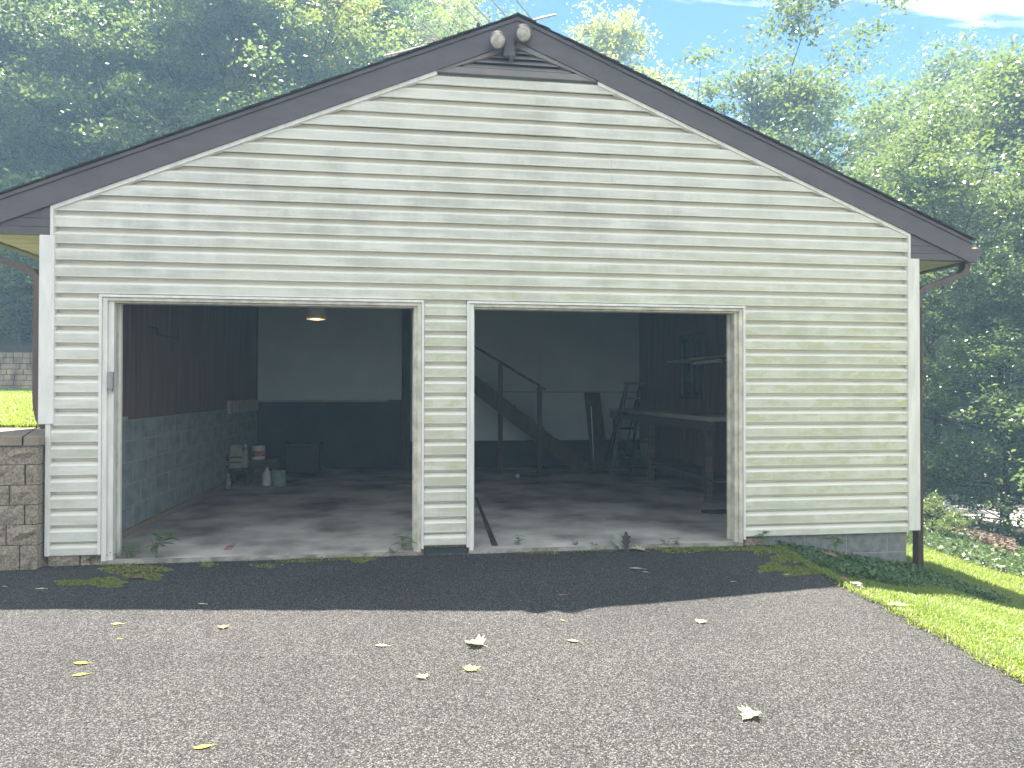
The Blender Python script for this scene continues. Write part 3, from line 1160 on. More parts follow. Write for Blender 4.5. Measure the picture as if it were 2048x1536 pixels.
flat("floor_crack", [p0 + nv * 0.015, p0 - nv * 0.015, p1 - nv * 0.03, p1 + nv * 0.03], ZF + 0.003, M_STAIN, slab)
flat("red_stain", [onZ(u, v, ZF) for u, v in ((447, 1100), (455, 1092), (466, 1087), (474, 1086), (470, 1092), (462, 1100), (452, 1101))], ZF + 0.003, M_RED, slab)


def blob(cx, cy_, rx, ry, seed, n=22):
    r = random.Random(seed)
    ph = [r.uniform(0, 6.28) for _ in range(4)]
    out = []
    for i in range(n):
        a = 2 * math.pi * i / n
        k = 1 + 0.22 * math.sin(2 * a + ph[0]) + 0.14 * math.sin(3 * a + ph[1]) + 0.1 * math.sin(5 * a + ph[2])
        out.append((cx + rx * k * math.cos(a), cy_ + ry * k * math.sin(a)))
    return out


# ------------------------------------------------------------------ things on and in the garage
# flood light at the ridge
FLx, FLz = 3.83, 4.44
fl = empty("flood_light", (FLx, -0.05, FLz), "twin-headed brown flood light fixed under the roof peak", "light")
B().box(FLx - 0.055, FLx + 0.055, -0.104, -0.060, FLz - 0.075, FLz + 0.085, 0.008).obj("mount_box", M_BROWN, fl)
B().tube([(FLx + 0.02, -0.07, FLz - 0.06), (FLx + 0.02, -0.10, FLz - 0.11)], 0.022, 10).obj("sensor", M_BROWN, fl)
for (hx, hz, ty_) in ((3.725, 4.475, -0.25), (3.945, 4.552, 0.2)):
    hb = B()
    c = Vector((hx, -0.13, hz))
    d = Vector((ty_ * 0.5, -0.85, -0.25)).normalized()
    path = [c - d * 0.13, c - d * 0.11, c - d * 0.05, c, c + d * 0.045]
    hb.tube(path, [0.028, 0.038, 0.052, 0.072, 0.082], 22)
    hd = hb.obj("lamp_head", M_BROWN, fl, True)
    B().tube([c + d * 0.030, c + d * 0.0475, c + d * 0.058, c + d * 0.062], [0.064, 0.064, 0.05, 0.03], 22).obj("lens", M_LENS, hd, True)
    B().tube([c - d * 0.11, Vector((FLx + (0.03 if hx > FLx else -0.03), -0.075, FLz + 0.02))], 0.014, 8).obj("arm", M_BROWN, fl)

# keypad on the left jamb
kp = empty("keypad", (0.47, -0.03, 1.42), "small grey keypad box screwed to the white left door casing", "keypad")
kx, ky, kz = onY(222, 762, -0.03)
kp.location = (kx, -0.03, kz - 0.08)
B().box(kx - 0.022, kx + 0.024, -0.058, -0.028, kz - 0.072, kz + 0.078, 0.006).obj("cover", M_GREY, kp)
B().box(kx - 0.016, kx + 0.018, -0.054, -0.030, kz - 0.088, kz - 0.073).obj("base", M_GREY, kp)

# TV antenna beyond the ridge
ZT = 5.5
ant = empty("tv_antenna", tuple(onZ(957, 60, ZT)), "bent aluminium rooftop television antenna with long thin rods behind the ridge", "antenna")
b0, b1 = onZ(768, 112, ZT), onZ(1112, 29, ZT)
B().tube([b0, b1], 0.012, 6).obj("boom", M_ALU, ant)
bd = (b1 - b0) / np.linalg.norm(b1 - b0)
pd = np.array([-bd[1], bd[0], 0])
if pd[0] < 0:
    pd = -pd
for u, v in ((846, 47), (872, 41), (901, 31), (928, 13), (941, 2), (983, -1), (1032, -1)):
    s = onZ(u, v, ZT)
    h = np.dot(b0 - s, pd)
    e = s + pd * 2 * h
    if np.linalg.norm(s - e) > 4 or h < 0:
        e = s + pd * 2.0
    B().tube([s, e], 0.008, 5).obj("rod", M_ALU, ant)
for i in range(14):
    q = b0 + bd * (0.05 + 0.062 * i)
    L = 0.07 + 0.004 * i
    B().tube([q - pd * L, q + pd * L], 0.004, 5).obj("director", M_ALU, ant)
q = onZ(884, 86, ZT)
for u, v in ((832, 48), (833, 66), (858, 84), (864, 76)):
    r_ = onZ(u, v, ZT + 0.02)
    B().tube([q, r_], 0.008, 5).obj("reflector_rod", M_ALU, ant)
mq = onZ(957, 62, ZT)
B().tube([(mq[0], mq[1], ZT + 0.08), (mq[0], mq[1], 4.1)], 0.02, 8).obj("mast", M_DMETAL, ant)

# hanging work light in the left bay
lx, ly, lz = onY(632, 638, 2.2)
wk = empty("work_light", (lx, ly, lz), "lit metal work light hanging from the garage ceiling", "light")
pr = [(0.118, lz + 0.005), (0.115, lz + 0.03), (0.105, lz + 0.09), (0.09, lz + 0.15), (0.04, lz + 0.19), (0.03, lz + 0.23)]
shb = B().lathe(pr[::-1], lx, ly, 24)
shb.f = shb.f[:-1]
shb.obj("shade", M_WHITEP, wk, True)
rg = B()
rg.tube([(lx + 0.112 * math.cos(a), ly + 0.112 * math.sin(a), lz) for a in [2 * math.pi * i / 24 for i in range(25)]], 0.007, 6)
rg.obj("rim", M_METAL, wk, True)
B().lathe([(0.02, lz + 0.085), (0.05, lz + 0.07), (0.06, lz + 0.045), (0.05, lz + 0.02), (0.015, lz + 0.004)][::-1], lx, ly, 16).obj("bulb", M_BULB, wk, True)
B().tube([(lx, ly, lz + 0.22), (lx - 0.02, ly, lz + 0.30), (lx, ly, 2.985)], 0.006, 6).obj("cord", M_BLACK, wk)
ld = bpy.data.lights.new("work_light_glow", 'POINT')
ld.energy = 0.4
ld.color = (1.0, 0.72, 0.45)
ld.shadow_soft_size = 0.05
lo_ = bpy.data.objects.new("glow", ld)
lo_.location = (0, 0, -0.03)
lo_.parent = wk
COL.objects.link(lo_)

# bracket on the wood panelling
q0, q1 = onX(300, 657, XL), onX(346, 660, XL)
bz = onX(305, 668, XL)[2]
hb = B()
hb.tube([(XL - 0.02, q0[1], q0[2] + 0.02), (XL + 0.05, q0[1] + 0.05, q0[2] + 0.01), (XL + 0.05, q0[1] + 0.06, bz), (XL + 0.05, q1[1], bz), (XL + 0.05, q1[1], q1[2])], 0.01, 6)
o = hb.obj("wall_hook", M_DMETAL, None)
tag(o, "dark metal bracket hook on the brown wood panelling", "hook")

# rack of short boards at the end of the block wall
rk = empty("slat_row", (XL, 5.5, 1.05), "row of short pale wooden slats along the top of the block wall", "slats")
y = onX(455, 812, XL)[1]
ye = YB - 0.15
n = 9
for i in range(n):
    ya = y + (ye - y) * i / n
    B().box(XL - 0.011, XL + 0.045 + 0.006 * (i % 3), ya, ya + (ye - y) / n - 0.03, 1.02 + 0.004 * (i % 2), 1.215 - 0.006 * (i % 3)).obj("slat", M_PALEWOOD, rk)

# cans, bottles and boxes by the half wall
YI = 4.75


def at(u, v, y=YI):
    return onY(u, v, y)


def can(u, vb, wpx, hpx, y, m, label, lid=True, group=None, base=None, band=None):
    p = onY(u, vb, y)
    zb = base if base is not None else ZF
    s = np.dot(p - CAM, AX_F) / FPX
    r, h = wpx * s / 2, hpx * s
    e = empty("paint_can", (p[0], y, zb), label, "can", group)
    B().lathe([(r, zb), (r * 1.02, zb + 0.006), (r, zb + 0.012), (r, zb + h - 0.012), (r * 1.03, zb + h - 0.006), (r, zb + h)], p[0], y, 20).obj("body", m, e, True)
    if lid:
        B().lathe([(r * 0.9, zb + h - 0.004), (r * 0.88, zb + h + 0.006), (r * 0.5, zb + h + 0.004)], p[0], y, 20).obj("lid", M_METAL, e, True)
        B().tube([(p[0] + r * 1.03 * math.cos(a), y + r * 1.03 * math.sin(a), zb + h * 0.75 - h * 0.5 * math.sin((a - math.pi))) for a in
                  [math.pi + math.pi * i / 10 for i in range(11)]], 0.003, 5).obj("handle", M_METAL, e)
    if band:
        B().lathe([(r + 0.002, zb + h * 0.22), (r + 0.002, zb + h * 0.62)], p[0], y, 20).obj("label_band", band, e, True)
    return e, p, h


can(558, 972, 27, 31, 4.55, M_GREEN, "pale green paint tin on the garage floor at the end of the row", base=ZF)
# wooden crate that carries a tin
cA, cB = onY(492, 975, 4.95), onY(552, 975, 4.95)
crate = empty("wooden_crate", ((cA[0] + cB[0]) / 2, 4.95, ZF), "dark slatted wooden crate on the floor under the labelled tin", "crate")
ch = onY(520, 919, 4.95)[2]
for i in range(3):
    z0 = ZF + 0.005 + i * (ch - ZF) / 3
    B().box(cA[0], cB[0], 4.90, 4.915, z0, z0 + (ch - ZF) / 3 - 0.02).obj("slat", M_LUMBER, crate)
    B().box(cA[0], cB[0], 5.25, 5.265, z0, z0 + (ch - ZF) / 3 - 0.02).obj("slat", M_LUMBER, crate)
for xx in (cA[0], cB[0] - 0.02):
    B().box(xx, xx + 0.02, 4.916, 5.249, ZF, ch - 0.01).obj("end_board", M_LUMBER, crate)
B().box(cA[0] - 0.01, cB[0] + 0.01, 4.89, 5.28, ch - 0.012, ch).obj("top_board", M_LUMBER, crate)
can(517, 919, 25, 27, 5.02, M_WHITEP, "white tin with red printed label on the wooden crate", base=ch, band=M_REDP)
# jug beside the tin
p = onY(534, 962, 4.62)
jug = empty("jug", (p[0], 4.62, ZF), "white plastic jug beside the pale green tin", "jug")
B().lathe([(0.07, ZF), (0.075, ZF + 0.01), (0.075, ZF + 0.15), (0.05, ZF + 0.2), (0.025, ZF + 0.22), (0.025, ZF + 0.25)], p[0], 4.62, 16).obj("body", M_WHITEP, jug, True)
B().lathe([(0.03, ZF + 0.245), (0.03, ZF + 0.275)], p[0], 4.62, 12).obj("cap", M_GREEN, jug)
B().tube([(p[0] + 0.05, 4.6, ZF + 0.2), (p[0] + 0.095, 4.6, ZF + 0.2), (p[0] + 0.095, 4.6, ZF + 0.11), (p[0] + 0.07, 4.6, ZF + 0.1)], 0.01, 6).obj("handle", M_WHITEP, jug)
# low bench with bottle and bag
bA, bB = onY(442, 938, 4.6), onY(500, 938, 4.6)
bh = onY(470, 937, 4.6)[2]
bA[0] = max(bA[0], XL + 0.05)
bench = empty("low_bench", ((bA[0] + bB[0]) / 2, 4.7, ZF), "low dark wooden bench against the block half wall", "bench")
B().box(bA[0], bB[0], 4.55, 4.88, bh - 0.03, bh).obj("top", M_DWOOD, bench)
for xx in (bA[0] + 0.01, bB[0] - 0.05):
    for yy in (4.56, 4.83):
        B().box(xx, xx + 0.04, yy, yy + 0.04, ZF, bh - 0.03).obj("leg", M_DWOOD, bench)
p = onY(473, 936, 4.68)
bag = empty("paper_bag", (p[0], 4.68, bh), "upright striped paper bag standing on the low bench", "bag")
b = B()
hw, hd, hh = 0.082, 0.045, onY(473, 890, 4.68)[2] - bh
ring = lambda k, z, t: [(p[0] - hw * k, 4.68 - hd * t, z), (p[0] + hw * k, 4.68 - hd * t, z), (p[0] + hw * k, 4.68 + hd * t, z), (p[0] - hw * k, 4.68 + hd * t, z)]
vv = ring(1, bh, 1) + ring(1.06, bh + hh * .4, 1.1) + ring(0.98, bh + hh * .85, .8) + ring(0.9, bh + hh, .15)
ff = [(3, 2, 1, 0), (12, 13, 14, 15)]
for k in range(3):
    for i in range(4):
        ff.append((k * 4 + i, k * 4 + (i + 1) % 4, k * 4 + 4 + (i + 1) % 4, k * 4 + 4 + i))
b.add(vv, ff).obj("body", M_PAPER, bag)
for k in range(4):
    z = bh + hh * (0.12 + 0.11 * k)
    B().box(p[0] - hw * 0.95, p[0] + hw * 0.95, 4.68 - hd * 1.12 - 0.003, 4.68 - hd * 1.0, z, z + 0.018).obj("stripe", M_BLACK if k % 2 else M_GREEN, bag)


def bottle(u, y, zb, h, r, m, label, neck=0.3, cap=M_WHITEP):
    p = onY(u, 900, y)
    e = empty("bottle", (p[0], y, zb), label, "bottle")
    B().lathe([(r * 0.95, zb), (r, zb + 0.01), (r, zb + h * 0.58), (r * 0.6, zb + h * 0.7), (r * 0.35, zb + h * 0.76), (r * 0.35, zb + h * 0.86)], p[0], y, 14).obj("body", m, e, True)
    B().lathe([(r * 0.42, zb + h * 0.85), (r * 0.42, zb + h * 0.93), (r * 0.15, zb + h)], p[0], y, 12).obj("cap", cap, e, True)
    B().lathe([(r + 0.001, zb + h * 0.18), (r + 0.001, zb + h * 0.42)], p[0], y, 14).obj("label_band", M_PAPER, e, True)
    return e


bottle(491, 4.72, bh, 0.36, 0.042, M_GREY, "tall grey squeeze bottle with white nozzle on the low bench")
bottle(451, 4.66, bh, 0.27, 0.036, M_BLACK, "dark bottle with shiny cap beside the block wall", cap=M_METAL)
bottle(457, 4.30, ZF, 0.22, 0.035, M_GREY, "small grey bottle on the floor before the low bench")
# dark box on the floor, right of the tins
qa, qb = onY(575, 925, 6.2), onY(640, 925, 6.2)
bx_ = empty("storage_box", ((qa[0] + qb[0]) / 2, 6.2, ZF), "dark storage box standing against the back wall of the left bay", "box")
B().box(qa[0], qb[0], 6.1, 6.5, ZF, 0.42, 0.008).obj("body", M_BLACK, bx_)
B().box(qa[0] - 0.015, qb[0] + 0.015, 6.085, 6.515, 0.42, 0.46, 0.006).obj("lid", M_DARKWALL, bx_)

# staircase against the back wall
st = empty("staircase", (4.9, 6.1, ZF), "wooden staircase with handrail rising along the back wall", "stairs")
ys0, ys1 = 5.62, 6.66
nst = 8
for i in range(nst):
    x1 = 5.95 - 0.25 * i
    z1 = ZF + 0.195 * (i + 1)
    B().box(x1 - 0.27, x1, ys0, ys1, z1 - 0.03, z1).obj("tread", M_LUMBER, st)
    B().box(x1 - 0.265, x1 - 0.245, ys0 + 0.02, ys1, z1, z1 + 0.165).obj("riser", M_DWOOD, st)
zc0 = lambda x: ZF + 0.195 * (5.95 - x) / 0.25
B().prism_y([(5.95, ZF), (5.95, ZF + 0.16), (3.95, zc0(3.95) + 0.16), (3.95, zc0(3.95) - 0.16), (5.75, ZF)], ys0 - 0.03, ys0 - 0.001).obj("stringer", M_DWOOD, st)
h0, h1 = onY(930, 681, ys0), onY(1090, 779, ys0)
B().rect_tube([(h0[0], ys0 - 0.02, h0[2]), (h1[0], ys0 - 0.02, h1[2])], 0.018, 0.035).obj("handrail", M_DWOOD, st)
for u, v in ((1000, 727), (1078, 774)):
    q = onY(u, v, ys0)
    B().box(q[0] - 0.04, q[0] + 0.04, ys0 - 0.075, ys0 - 0.032, ZF, q[2]).obj("post", M_DWOOD, st)
# door leaf leaning against the back wall
q0, q1 = onY(1175, 785, 6.4), onY(1206, 785, 6.4)
bd_ = B()
bd_.add([(q0[0] + 0.02, 6.15, ZF), (q1[0] + 0.05, 6.15, ZF), (q1[0] + 0.05, 6.19, ZF), (q0[0] + 0.02, 6.19, ZF),
         (q0[0], 6.62, q0[2]), (q1[0], 6.62, q0[2]), (q1[0], 6.66, q0[2]), (q0[0], 6.66, q0[2])],
        [(3, 2, 1, 0), (4, 5, 6, 7), (0, 1, 5, 4), (1, 2, 6, 5), (2, 3, 7, 6), (3, 0, 4, 7)])
lb = empty("leaning_board", (q0[0] + 0.1, 6.15, ZF), "dark tall board leaning on the back wall right of the stairs", "board")
bd_.obj("plank", M_DWOOD, lb)
r0, r1 = onY(1183, 840, 6.1), onY(1187, 882, 6.1)
B().tube([(r0[0], 6.13, r0[2] + 0.25), (r1[0], 6.05, ZF)], 0.01, 6).obj("metal_edge", M_METAL, lb)
# step ladder
lad = empty("step_ladder", (6.75, 5.7, ZF), "folded out step ladder standing before the workbench corner", "ladder")
lt = onY(1268, 768, 5.75)
topz = lt[2]
for dx in (0.0, 0.34):
    fb_, ft = (6.30 + dx - 0.05, 5.2, ZF), (lt[0] + dx * 0.72 - 0.13, 5.72, topz)
    B().rect_tube([fb_, ft], 0.018, 0.035).obj("rail", M_METAL if dx == 0 else M_DMETAL, lad)
    B().rect_tube([(6.42 + dx, 6.25, ZF), (lt[0] + dx * 0.72 - 0.13, 5.78, topz)], 0.014, 0.02).obj("rear_leg", M_DMETAL, lad)
for i in range(1, 6):
    t = i / 6
    xa = 6.25 + (lt[0] - 0.13 - 6.25) * t
    xb_ = 6.59 + (lt[0] + 0.34 * 0.72 - 0.13 - 6.59) * t
    yy = 5.2 + 0.52 * t
    z = ZF + (topz - ZF) * t
    B().box(xa, xb_, yy - 0.04, yy + 0.05, z - 0.015, z + 0.015).obj("step", M_METAL if i == 5 else M_DMETAL, lad)
B().box(lt[0] - 0.16, lt[0] + 0.15, 5.66, 5.86, topz - 0.01, topz + 0.03).obj("top_cap", M_GREEN, lad)
# workbench along the right wall
wb = empty("workbench", (6.95, 4.0, ZF), "long pale topped workbench along the right garage wall", "workbench")
zt_ = 0.99
tb = B()
tb.box(6.62, XR - 0.005, 2.0, 6.6, zt_, zt_ + 0.055)
tb.obj("worktop", M_PALEWOOD, wb)
for yy in (2.2, 4.4, 6.4):
    B().box(6.66, 6.75, yy, yy + 0.09, ZF, zt_).obj("leg", M_LUMBER, wb)
B().box(6.64, 6.68, 2.0, 6.6, zt_ - 0.12, zt_ - 0.002).obj("apron", M_LUMBER, wb)
B().box(6.7, XR - 0.01, 2.1, 6.5, 0.22, 0.25).obj("lower_shelf", M_LUMBER, wb)
shf = empty("wall_shelf", (XR, 3.5, 1.8), "thin pale wall shelf running across the window above the workbench", "shelf")
B().box(XR - 0.26, XR - 0.022, 2.3, 4.5, 1.82, 1.845).obj("board", M_PALEWOOD, shf)
for yy in (2.6, 3.6, 4.4):
    B().prism_y([(XR - 0.022, 1.818), (XR - 0.022, 1.66), (XR - 0.22, 1.818)], yy, yy + 0.02).obj("bracket", M_DMETAL, shf)
B().box(XR - 0.2, XR - 0.12, 2.6, 3.55, 1.76, 1.80).obj("strip_lamp", M_WHITEP, shf)
p = onY(1317, 930, 5.4)
bk = empty("bucket", (6.9, 5.4, ZF), "small grey bucket on the floor under the workbench", "bucket")
bkx, bky = 6.88, 5.2
B().lathe([(0.09, 0.251), (0.11, 0.46), (0.118, 0.465)], bkx, bky, 18).obj("body", M_GREEN, bk, True)
bk.location.z = 0.25
for ch_ in bk.children:
    ch_.location.z = -0.25
B().tube([(bkx + 0.115 * math.cos(a), bky, 0.46 + 0.09 * math.sin(a)) for a in [math.pi * i / 8 for i in range(9)]], 0.004, 5).obj("handle", M_METAL, bk)
p = onZ(1035, 955, ZF)
o = B().lathe([(0.02, ZF), (0.036, ZF + 0.012), (0.036, ZF + 0.05), (0.02, ZF + 0.064)], p[0], p[1], 12).obj("ball", M_WHITEP, None, True)
tag(o, "small white ball lying on the garage floor before the stairs", "ball")
p = onZ(1437, 1025, ZF)
fl_ = blob(p[0] - 0.02, p[1], 0.16, 0.12, 4)
o = B().prism_z(fl_, ZF + 0.001, ZF + 0.02).obj("rubber_mat", M_BLACK, None)
tag(o, "small black rubber mat on the floor by the right door jamb", "mat")

# ------------------------------------------------------------------ retaining wall at the left corner
RW = empty("retaining_wall", (-0.6, 0.0, ZA), "tan split-face block retaining wall with capstones against the garage corner", "wall")
RX, RY = -0.032, -0.12
zr = [-0.13, 0.114, 0.28, 0.438, 0.60, 0.766, 0.92]
zr[0] = -0.057 - 0.06
zr = [-0.11, 0.112, 0.278, 0.438, 0.60, 0.764, 0.918]
first = {0: [0.135], 1: [0.24], 2: [0.105], 3: [0.215], 4: [0.10, 0.245], 5: [0.31]}
for k in range(6):
    x = RX
    ws = list(first[k])
    i = 0
    while x > -2.6:
        w = ws[i] if i < len(ws) else random.choice((0.30, 0.22, 0.40, 0.32))
        i += 1
        b = rock(x - w + 0.006, x - 0.005, RY - 0.006 + random.uniform(-0.004, 0.004), RY + 0.22, zr[k] + 0.003, zr[k + 1] - 0.003, k * 57 + i, 0.016)
        b.obj("block", M_STONE, RW)
        x -= w
    # return face along the garage side
    y = RY + 0.22
    for q in range(4):
        B().box(RX - 0.25, RX - 0.002, y + 0.003, y + 0.37, zr[k] + 0.003, zr[k + 1] - 0.003).obj("block", M_STONE, RW)
        y += 0.374
B().box(-2.6, RX - 0.012, RY + 0.02, RY + 0.24, -0.1, 0.915).obj("joint_core", M_JOINT, RW)
zc1, zc2 = 0.921, 0.994
s1f, s1b = onZ(47, 873, zc2), onZ(86, 852.5, zc2)
s2f = np.array([s1f[0] - 0.42, RY - 0.025])
pieces = [
    [(RX + 0.012, RY - 0.02), (RX + 0.012, 1.45), (s1b[0] + 0.03, 1.45), (s1f[0] + 0.012, RY - 0.02)],
    [(s1f[0] + 0.002, RY - 0.025), (s1b[0] + 0.018, 1.45), (s1b[0] - 0.55, 1.45), (s2f[0] + 0.01, s2f[1])],
    [(s2f[0], s2f[1]), (s1b[0] - 0.56, 1.45), (s1b[0] - 1.2, 1.45), (s2f[0] - 0.42, s2f[1])],
    [(s2f[0] - 0.43, s2f[1]), (s1b[0] - 1.21, 1.45), (s1b[0] - 2.2, 1.45), (s2f[0] - 1.5, s2f[1])],
]
for i, pc in enumerate(pieces):
    B().prism_z(pc, zc1 + 0.002 * (i % 2), zc2 - 0.003 * (i == 0)).obj("capstone", M_CAP, RW)

# far retaining wall behind the upper lawn
FW = empty("garden_wall", (-7.0, 14.0, 1.37), "long weathered brown block wall at the foot of the wooded slope", "wall")
fy = 13.75
for k in range(7):
    x = -13.0 + (0.1 if k % 2 else 0)
    while x < -4.6:
        w = random.uniform(0.17, 0.30)
        z0 = 1.33 + k * 0.148
        dy = random.uniform(-0.012, 0.012) + k * 0.012
        B().box(x + 0.006, x + w - 0.006, fy + dy, fy + 0.25, z0 + 0.006, z0 + 0.143, 0.008).obj("block", M_FARSTONE, FW)
        x += w
B().box(-30, -13.05, fy, fy + 0.3, 1.2, 2.36).obj("wall_run", M_FARSTONE, FW)
B().box(-13.0, -4.6, fy + 0.09, fy + 0.3, 1.2, 2.34).obj("joint_core", M_JOINT, FW)


# ------------------------------------------------------------------ fallen leaves
def leaf_outline(kind):
    if kind == 'maple':
        half = [(0.0, 0.0), (0.10, 0.05), (0.34, -0.02), (0.26, 0.12), (0.50, 0.18), (0.36, 0.28), (0.52, 0.50), (0.30, 0.44), (0.22, 0.50), (0.26, 0.72), (0.14, 0.70), (0.0, 1.0)]
    elif kind == 'oak':
        half = [(0.0, 0.0), (0.06, 0.1), (0.2, 0.18), (0.12, 0.3), (0.3, 0.42), (0.16, 0.52), (0.28, 0.7), (0.12, 0.76), (0.1, 0.9), (0.0, 1.0)]
    else:
        half = [(0.0, 0.0), (0.12, 0.15), (0.22, 0.38), (0.2, 0.6), (0.1, 0.82), (0.0, 1.0)]
    return half


def fallen(u, v, wpx, kind, m, label, z=ZA, rot=0.0, curl=0.25, seed=0, group=None, tilt=0.0):
    p = onZ(u, v + 2, z)
    s = np.dot(p - CAM, AX_F) / FPX
    size = wpx * s
    half = leaf_outline(kind)
    r = random.Random(seed)
    b = B()
    n = len(half)
    ca, sa = math.cos(rot), math.sin(rot)

    def place(x, y):
        y -= 0.5
        zz = curl * (abs(x) ** 1.4) * 0.9 + curl * 0.35 * (y * y) + r.uniform(0, 0.02) * curl
        zz += tilt * y
        X, Y = (x * ca - y * sa) * size, (x * sa + y * ca) * size
        return (p[0] + X, p[1] + Y, z + 0.004 + max(0, zz + (0.5 * tilt if tilt else 0)) * size)
    for x, y in half:
        b.v.append(place(0.0, y))
    for sg in (1, -1):
        base = len(b.v)
        for x, y in half:
            b.v.append(place(sg * x, y))
        for i in range(n - 1):
            f = (i, base + i, base + i + 1, i + 1)
            b.f.append(f if sg > 0 else f[::-1])
    e = empty("fallen_leaf", (p[0], p[1], z), label, "leaf", group)
    b.obj("blade", m, e)
    st_ = place(0, 0)
    en = (p[0] + (0.1 * ca + 0.75 * sa) * size, p[1] + (0.1 * sa - 0.75 * ca) * size, z + 0.004)
    B().tube([st_, en], 0.0016, 4).obj("stalk", m, e)
    return e


def lm(name, c, t=0.25):
    return leaf_mat(name, c, tuple(q * 0.82 for q in c), tuple(q * 0.9 for q in c), t, 0.6)


L_CREAM = lm("leaf_cream", (0.62, 0.58, 0.38))
L_PALE = lm("leaf_pale", (0.60, 0.60, 0.36))
L_YELLOW = lm("leaf_yellow", (0.62, 0.52, 0.07))
L_YG = lm("leaf_yellow_green", (0.58, 0.60, 0.17))
L_TAN = lm("leaf_tan", (0.50, 0.36, 0.17))
L_RED = lm("leaf_red", (0.33, 0.13, 0.08))
L_BROWN = lm("leaf_brown", (0.26, 0.16, 0.11))
L_GREY = lm("leaf_grey", (0.34, 0.36, 0.32))
L_DARK = lm("leaf_darkbrown", (0.06, 0.055, 0.05))

fallen(1496, 1434, 46, 'maple', L_PALE, "large pale green lobed leaf alone on the sunny asphalt", rot=2.2, curl=0.75, seed=1)
fallen(946, 1288, 42, 'maple', L_CREAM, "large curled cream leaf on the sunny asphalt before the doors", rot=0.9, curl=0.9, seed=2)
fallen(947, 1336, 34, 'maple', L_YG, "flat yellow-green lobed leaf just below the curled cream leaf", rot=-1.2, curl=0.2, seed=3)
fallen(843, 1352, 26, 'maple', L_PALE, "pale yellow leaf left of the yellow-green lobed leaf", rot=0.4, curl=0.4, seed=4)
fallen(763, 1291, 26, 'oak', L_PALE, "thin pale leaf on the asphalt in front of the left bay", rot=1.3, curl=0.5, seed=5)
fallen(447, 1253, 22, 'maple', L_TAN, "yellow and brown curled leaf below the red floor stain", rot=0.2, curl=0.5, seed=6)
fallen(161, 1326, 32, 'plain', L_YELLOW, "bright yellow narrow leaf, upper of a pair", rot=1.35, curl=0.4, seed=7)
fallen(160, 1349, 28, 'plain', L_YELLOW, "bright yellow narrow leaf, lower of a pair", rot=1.75, curl=0.3, seed=8)
fallen(405, 1494, 34, 'plain', L_YELLOW, "bright yellow narrow leaf lying alone on the asphalt", rot=1.8, curl=0.35, seed=9)
fallen(1146, 1282, 24, 'oak', L_TAN, "tan curled leaf to the right of the cream leaf", rot=1.0, curl=0.6, seed=10)
fallen(1403, 1242, 24, 'maple', L_PALE, "pale toothed leaf on the sunny asphalt near the shadow's right end", rot=-0.7, curl=0.4, seed=11)
fallen(1123, 1189, 20, 'oak', L_RED, "red-brown leaf inside the roof shadow above the lamp shadows", rot=1.5, curl=0.3, seed=12)
fallen(1125, 1240, 14, 'plain', L_TAN, "tiny tan leaf just below the lamp shadows", rot=0.5, curl=0.4, seed=13)
fallen(1271, 1137, 28, 'plain', L_GREY, "grey-green upturned leaf in the shade before the right bay", rot=1.2, curl=0.7, seed=14)
fallen(1290, 1143, 15, 'plain', L_GREY, "small grey leaf beside the upturned grey-green leaf", rot=0.6, curl=0.5, seed=15)
fallen(1465, 1162, 11, 'plain', L_CREAM, "tiny white leaf in the shade near the right jamb", rot=1.5, curl=0.3, seed=16)
fallen(1572, 1148, 17, 'plain', L_CREAM, "small white leaf on the mossy asphalt edge", rot=1.5, curl=0.3, seed=17)
fallen(1683, 1157, 24, 'maple', L_RED, "reddish brown leaf at the asphalt edge by the shadow tip", z=ZA, rot=0.8, curl=0.4, seed=18)
fallen(1795, 1210, 42, 'oak', L_CREAM, "large cream lobed leaf on the driveway edge beside the lawn", z=ZA + 0.02, rot=1.3, curl=0.6, seed=19)
fallen(272, 1156, 30, 'oak', L_BROWN, "crumpled brown leaf on the moss before the left bay", rot=1.4, curl=0.8, seed=20)
fallen(80, 1177, 20, 'plain', L_CREAM, "cream leaf in the shade before the retaining wall", rot=1.4, curl=0.5, seed=21)
fallen(8, 1172, 12, 'plain', L_YELLOW, "tiny yellow leaf at the foot of the retaining wall", rot=1.0, curl=0.4, seed=22)
fallen(232, 1247, 22, 'plain', L_YG, "yellow-green leaf left of the yellow and brown leaf", rot=1.5, curl=0.3, seed=23)
fallen(403, 1207, 17, 'plain', L_CREAM, "cream leaf lying right on the shadow edge", rot=1.2, curl=0.4, seed=24)
fallen(238, 1277, 11, 'plain', L_YG, "tiny yellow-green leaf under another on the left asphalt", rot=1.5, curl=0.3, seed=25)
fallen(613, 1177, 13, 'plain', L_DARK, "tiny dark leaf in the shade before the left bay", rot=1.1, curl=0.5, seed=26)
fallen(1238, 1096, 40, 'maple', L_GREY, "large grey leaf propped up against the right bay's slab edge", z=ZA, rot=0.3, curl=0.5, seed=27, tilt=0.75)
fallen(1252, 1098, 34, 'oak', L_DARK, "dark upright curled leaf between two pale leaves at the slab edge", z=ZA, rot=-0.3, curl=0.8, seed=28, tilt=0.9)
fallen(1272, 1101, 34, 'maple', L_CREAM, "cream crumpled leaf beside the dark one at the slab edge", z=ZA, rot=1.3, curl=0.5, seed=29, tilt=0.2)
fallen(1656, 1112, 30, 'maple', L_BROWN, "brown leaf caught in the shaded weeds under the foundation", z=ZA, rot=0.8, curl=0.5, seed=30, tilt=0.3)
fallen(1945, 497, 14, 'maple', L_CREAM, "pale dead leaf caught on the gutter corner", z=2.79, rot=0.8, curl=0.5, seed=31)
o = rock(0, 0.07, -0.03, 0.03, 0, 0.04, 77, 0.012)
pp = onZ(1712, 1175, ZA)
o = o.obj("stone", M_CAP, None)
